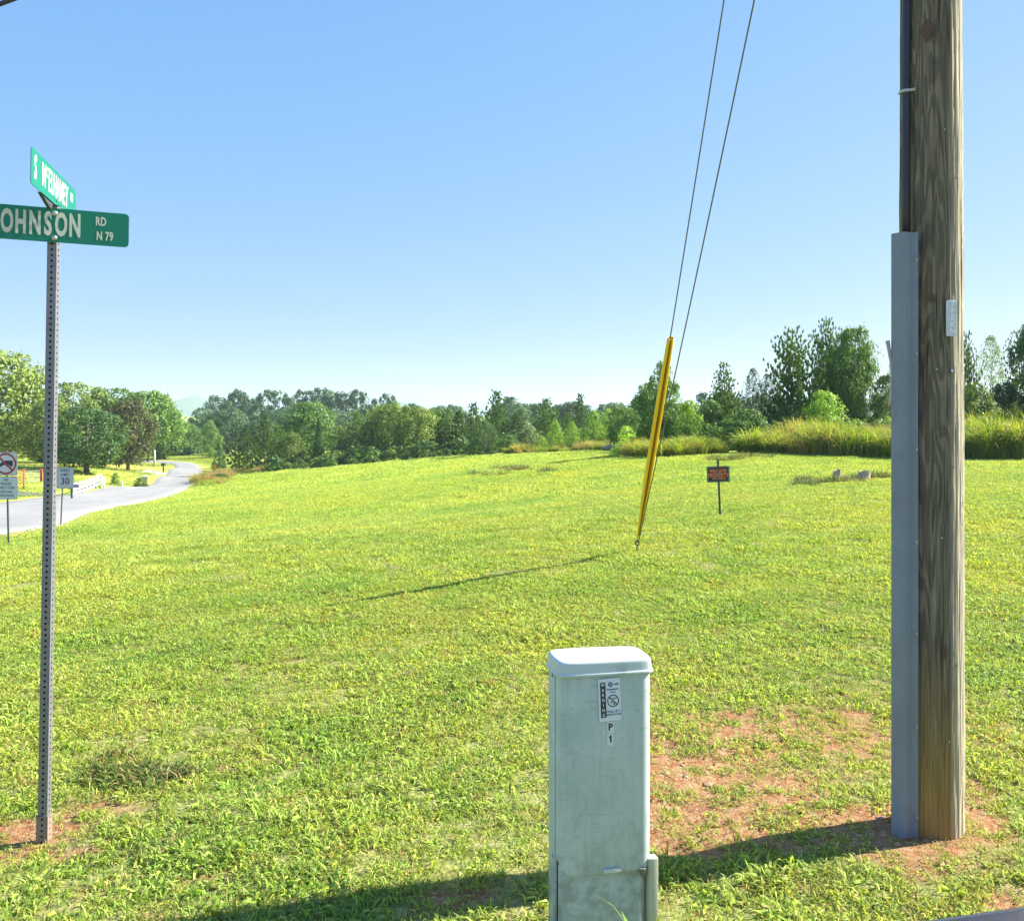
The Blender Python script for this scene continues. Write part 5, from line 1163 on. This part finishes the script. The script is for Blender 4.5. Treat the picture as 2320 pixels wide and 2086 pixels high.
x, yw, z = surv(170, 1100, 66); wf = thing('white_fence', 'short run of white three rail fence on the lawn across the road', 'fence', (x, yw, gz(x, yw)))
fence_run(wf, [(165, 1104, 62), (172, 1103, 63), (180, 1102, 64.2), (188, 1100, 65.5), (196, 1099, 66.8), (204, 1098, 68), (212, 1097, 69.2), (220, 1096, 70.5), (229, 1095, 72), (237, 1098, 69.5)], None, (.22, .55, .88), M_wp, ph=1.05, rail=(.04, .17))
x, yw, z = surv(52, 1107, 62); gt = thing('red_gate', 'red and grey metal gate beside the driveway left of the street sign post', 'gate', (x, yw, gz(x, yw)))
base = Vector(gt.location)
def rp(px, py, Y): q = Vector(surv(px, py, Y)); return q
for a_, b_, mt in [((54, 1108, 62), (54, 1061, 62), M_redp), ((92, 1092, 64), (92, 1061, 64), M_redp), ((95, 1090, 64), (95, 1062, 64), M_redp)]:
    m = MB(); m.tube([rp(*a_) - base, rp(*b_) - base], .05, 8); m.build('gate_post', mt, gt, smooth=True)
for yy in (1066, 1072, 1079, 1087, 1094, 1101): m = MB(); m.tube([rp(30, yy, 61) - base, rp(54, yy, 62) - base], .035, 6); m.build('rail', M_redp, gt, smooth=True)
for yy in (1067, 1073, 1079, 1085, 1090): m = MB(); m.tube([rp(54, yy, 62.1) - base, rp(92, yy - 1, 64) - base], .03, 6); m.build('rail', M_gp, gt, smooth=True)
for yy in (1064, 1071, 1078, 1085): m = MB(); m.tube([rp(90, yy, 64.1) - base, rp(97, yy, 64.1) - base], .035, 6); m.build('rail', M_redp, gt, smooth=True)
# roadside mailbox behind the speed limit sign
x, yw, z = surv(163, 1125, 57); z = gz(x, yw); s_ = yw / 2100; mbx = thing('mailbox', 'grey roadside mailbox on a post behind the speed limit sign', 'mailbox', (x, yw, z))
m = MB(); m.box((-.06, -.06, -.2), (.06, .06, .85)); m.build('post', M_upost, mbx)
m = MB(); pr = [(-.14, 0), (.14, 0), (.14, .16)] + [(.14 * math.cos(rad(a)), .16 + .12 * math.sin(rad(a))) for a in (30, 60, 90, 120, 150)] + [(-.14, .16)]
m.prism(pr, -.1, .55, Matrix.Translation((0, 0, .85)) @ Matrix(((0,0,1,0),(1,0,0,0),(0,1,0,0),(0,0,0,1)))); m.build('box', M_gp, mbx)
# brick pillar mailbox with pale cap, black mailbox, marker post, grey post, leaning bushes
M_brick = worn('pale_brick', (.42, .33, .26), (.30, .22, .17), .9, scale=8); M_cap = worn('cap_stone', (.62, .60, .57), (.5, .48, .45), .9)
x, yw, z = surv(328, 1096, 82); z = gz(x, yw); bp = thing('mailbox_pillar', 'stubby brick pillar with a pale cap on the lawn inside the road bend', 'pillar', (x, yw, z), .4)
m = MB(); m.box((-.26, -.26, -.2), (.26, .26, .82)); m.build('brick_body', M_brick, bp); m = MB(); m.box((-.34, -.34, .822), (.34, .34, 1.0)); m.build('cap', M_cap, bp, bevel=.03)
x, yw, z = surv(370, 1068, 98); z = gz(x, yw); bm_ = thing('mailbox', 'small black mailbox on a post beside the road bend', 'mailbox', (x, yw, z)); m = MB(); m.box((-.07, -.07, -.2), (.07, .07, .85)); m.build('post', M_black, bm_); m = MB(); m.box((-.18, -.3, .85), (.18, .3, 1.2)); m.build('box', M_black, bm_, bevel=.06)
x, yw, z = surv(277, 1103, 75); z = gz(x, yw); mk = MB().box((-.045, -.03, -.2), (.045, .03, .62)).build('marker_post', M_wp, bevel=.01); mk.location = (x, yw, z); tag(mk, 'thin white marker post on the lawn near the road', 'post')
x, yw, z = surv(350, 1065, 104); z = gz(x, yw); gp_ = MB().tube([(0, 0, -.2), (0, 0, 2.3)], [.15, .13], 10).build('grey_post', worn('pale_post', (.42, .42, .42), (.3, .3, .3), .9), smooth=True); gp_.location = (x, yw, z); tag(gp_, 'short pale grey post in front of the yard trees at the bend', 'post')
tree('shrub', 'olive', 262, 78, 26, 1070, 'small yellowish ornamental bush alone on the lawn', 'ornamental bushes on the yard lawn')
tree('shrub', 'olive', 318, 80, 32, 1080, 'low yellow green bush against the brick pillar', 'ornamental bushes on the yard lawn')
tree('shrub', 'bright', 366, 140, 26, 1022, 'yellow flowering bush beyond the road bend', 'ornamental bushes on the yard lawn')
tree('shrub', 'dark', 500, 84, 44, 1072, 'dark round bush beside the yellow diamond sign', 'ornamental bushes on the yard lawn')
# vehicle door edge below the viewer at the right
M_car = NT('silver_paint'); M_car.base((.62, .62, .72)); M_car.set(Roughness=.25, Metallic=.5); M_rub = worn('black_trim', (.05, .06, .08), (.03, .04, .05), .45, scale=20)
cd_ = thing('car_door', 'silver car door with black window trim, top edge showing at the bottom right corner', 'car', (.62, 1.375, 1.099), math.atan2(.038, .165))
m = MB(); m.prism([(0, -.62), (.05, -.60), (.055, -.1), (.045, -.02), (.03, -.005), (0, -.012), (-.03, -.03)], -.9, 1.0, Matrix(((0,0,1,0),(-1,0,0,0),(0,1,0,0),(0,0,0,1)))); m.build('door_panel', M_car.m, cd_, smooth=False, bevel=.006)
m = MB(); m.prism([(-.032, -.034), (-.046, -.032), (-.050, -.012), (-.034, -.006)], -.85, 1.0, Matrix(((0,0,1,0),(-1,0,0,0),(0,1,0,0),(0,0,0,1)))); m.build('window_trim', M_rub, cd_)
# overhead cable at the top left
oc = MB().tube([(-3.435 + .089 * k, 6.2, 4.598 + .034 * k - .0002 * k * k) for k in range(-40, 61, 4)], .016, 8).build('overhead_cable', M_cable, smooth=True); tag(oc, 'dark overhead cable crossing the top left corner of the sky', 'cable')

for o in bpy.data.objects:
    if o.name.startswith(('lettering', 'band_lettering', 'black_print', 'blue_print', 'emblem_stripes', 'truck_symbol')): o['kind'] = 'stuff'
for o in list(bpy.data.objects):
    if o.name.startswith('lettering') and not len(o.data.vertices): bpy.data.objects.remove(o)
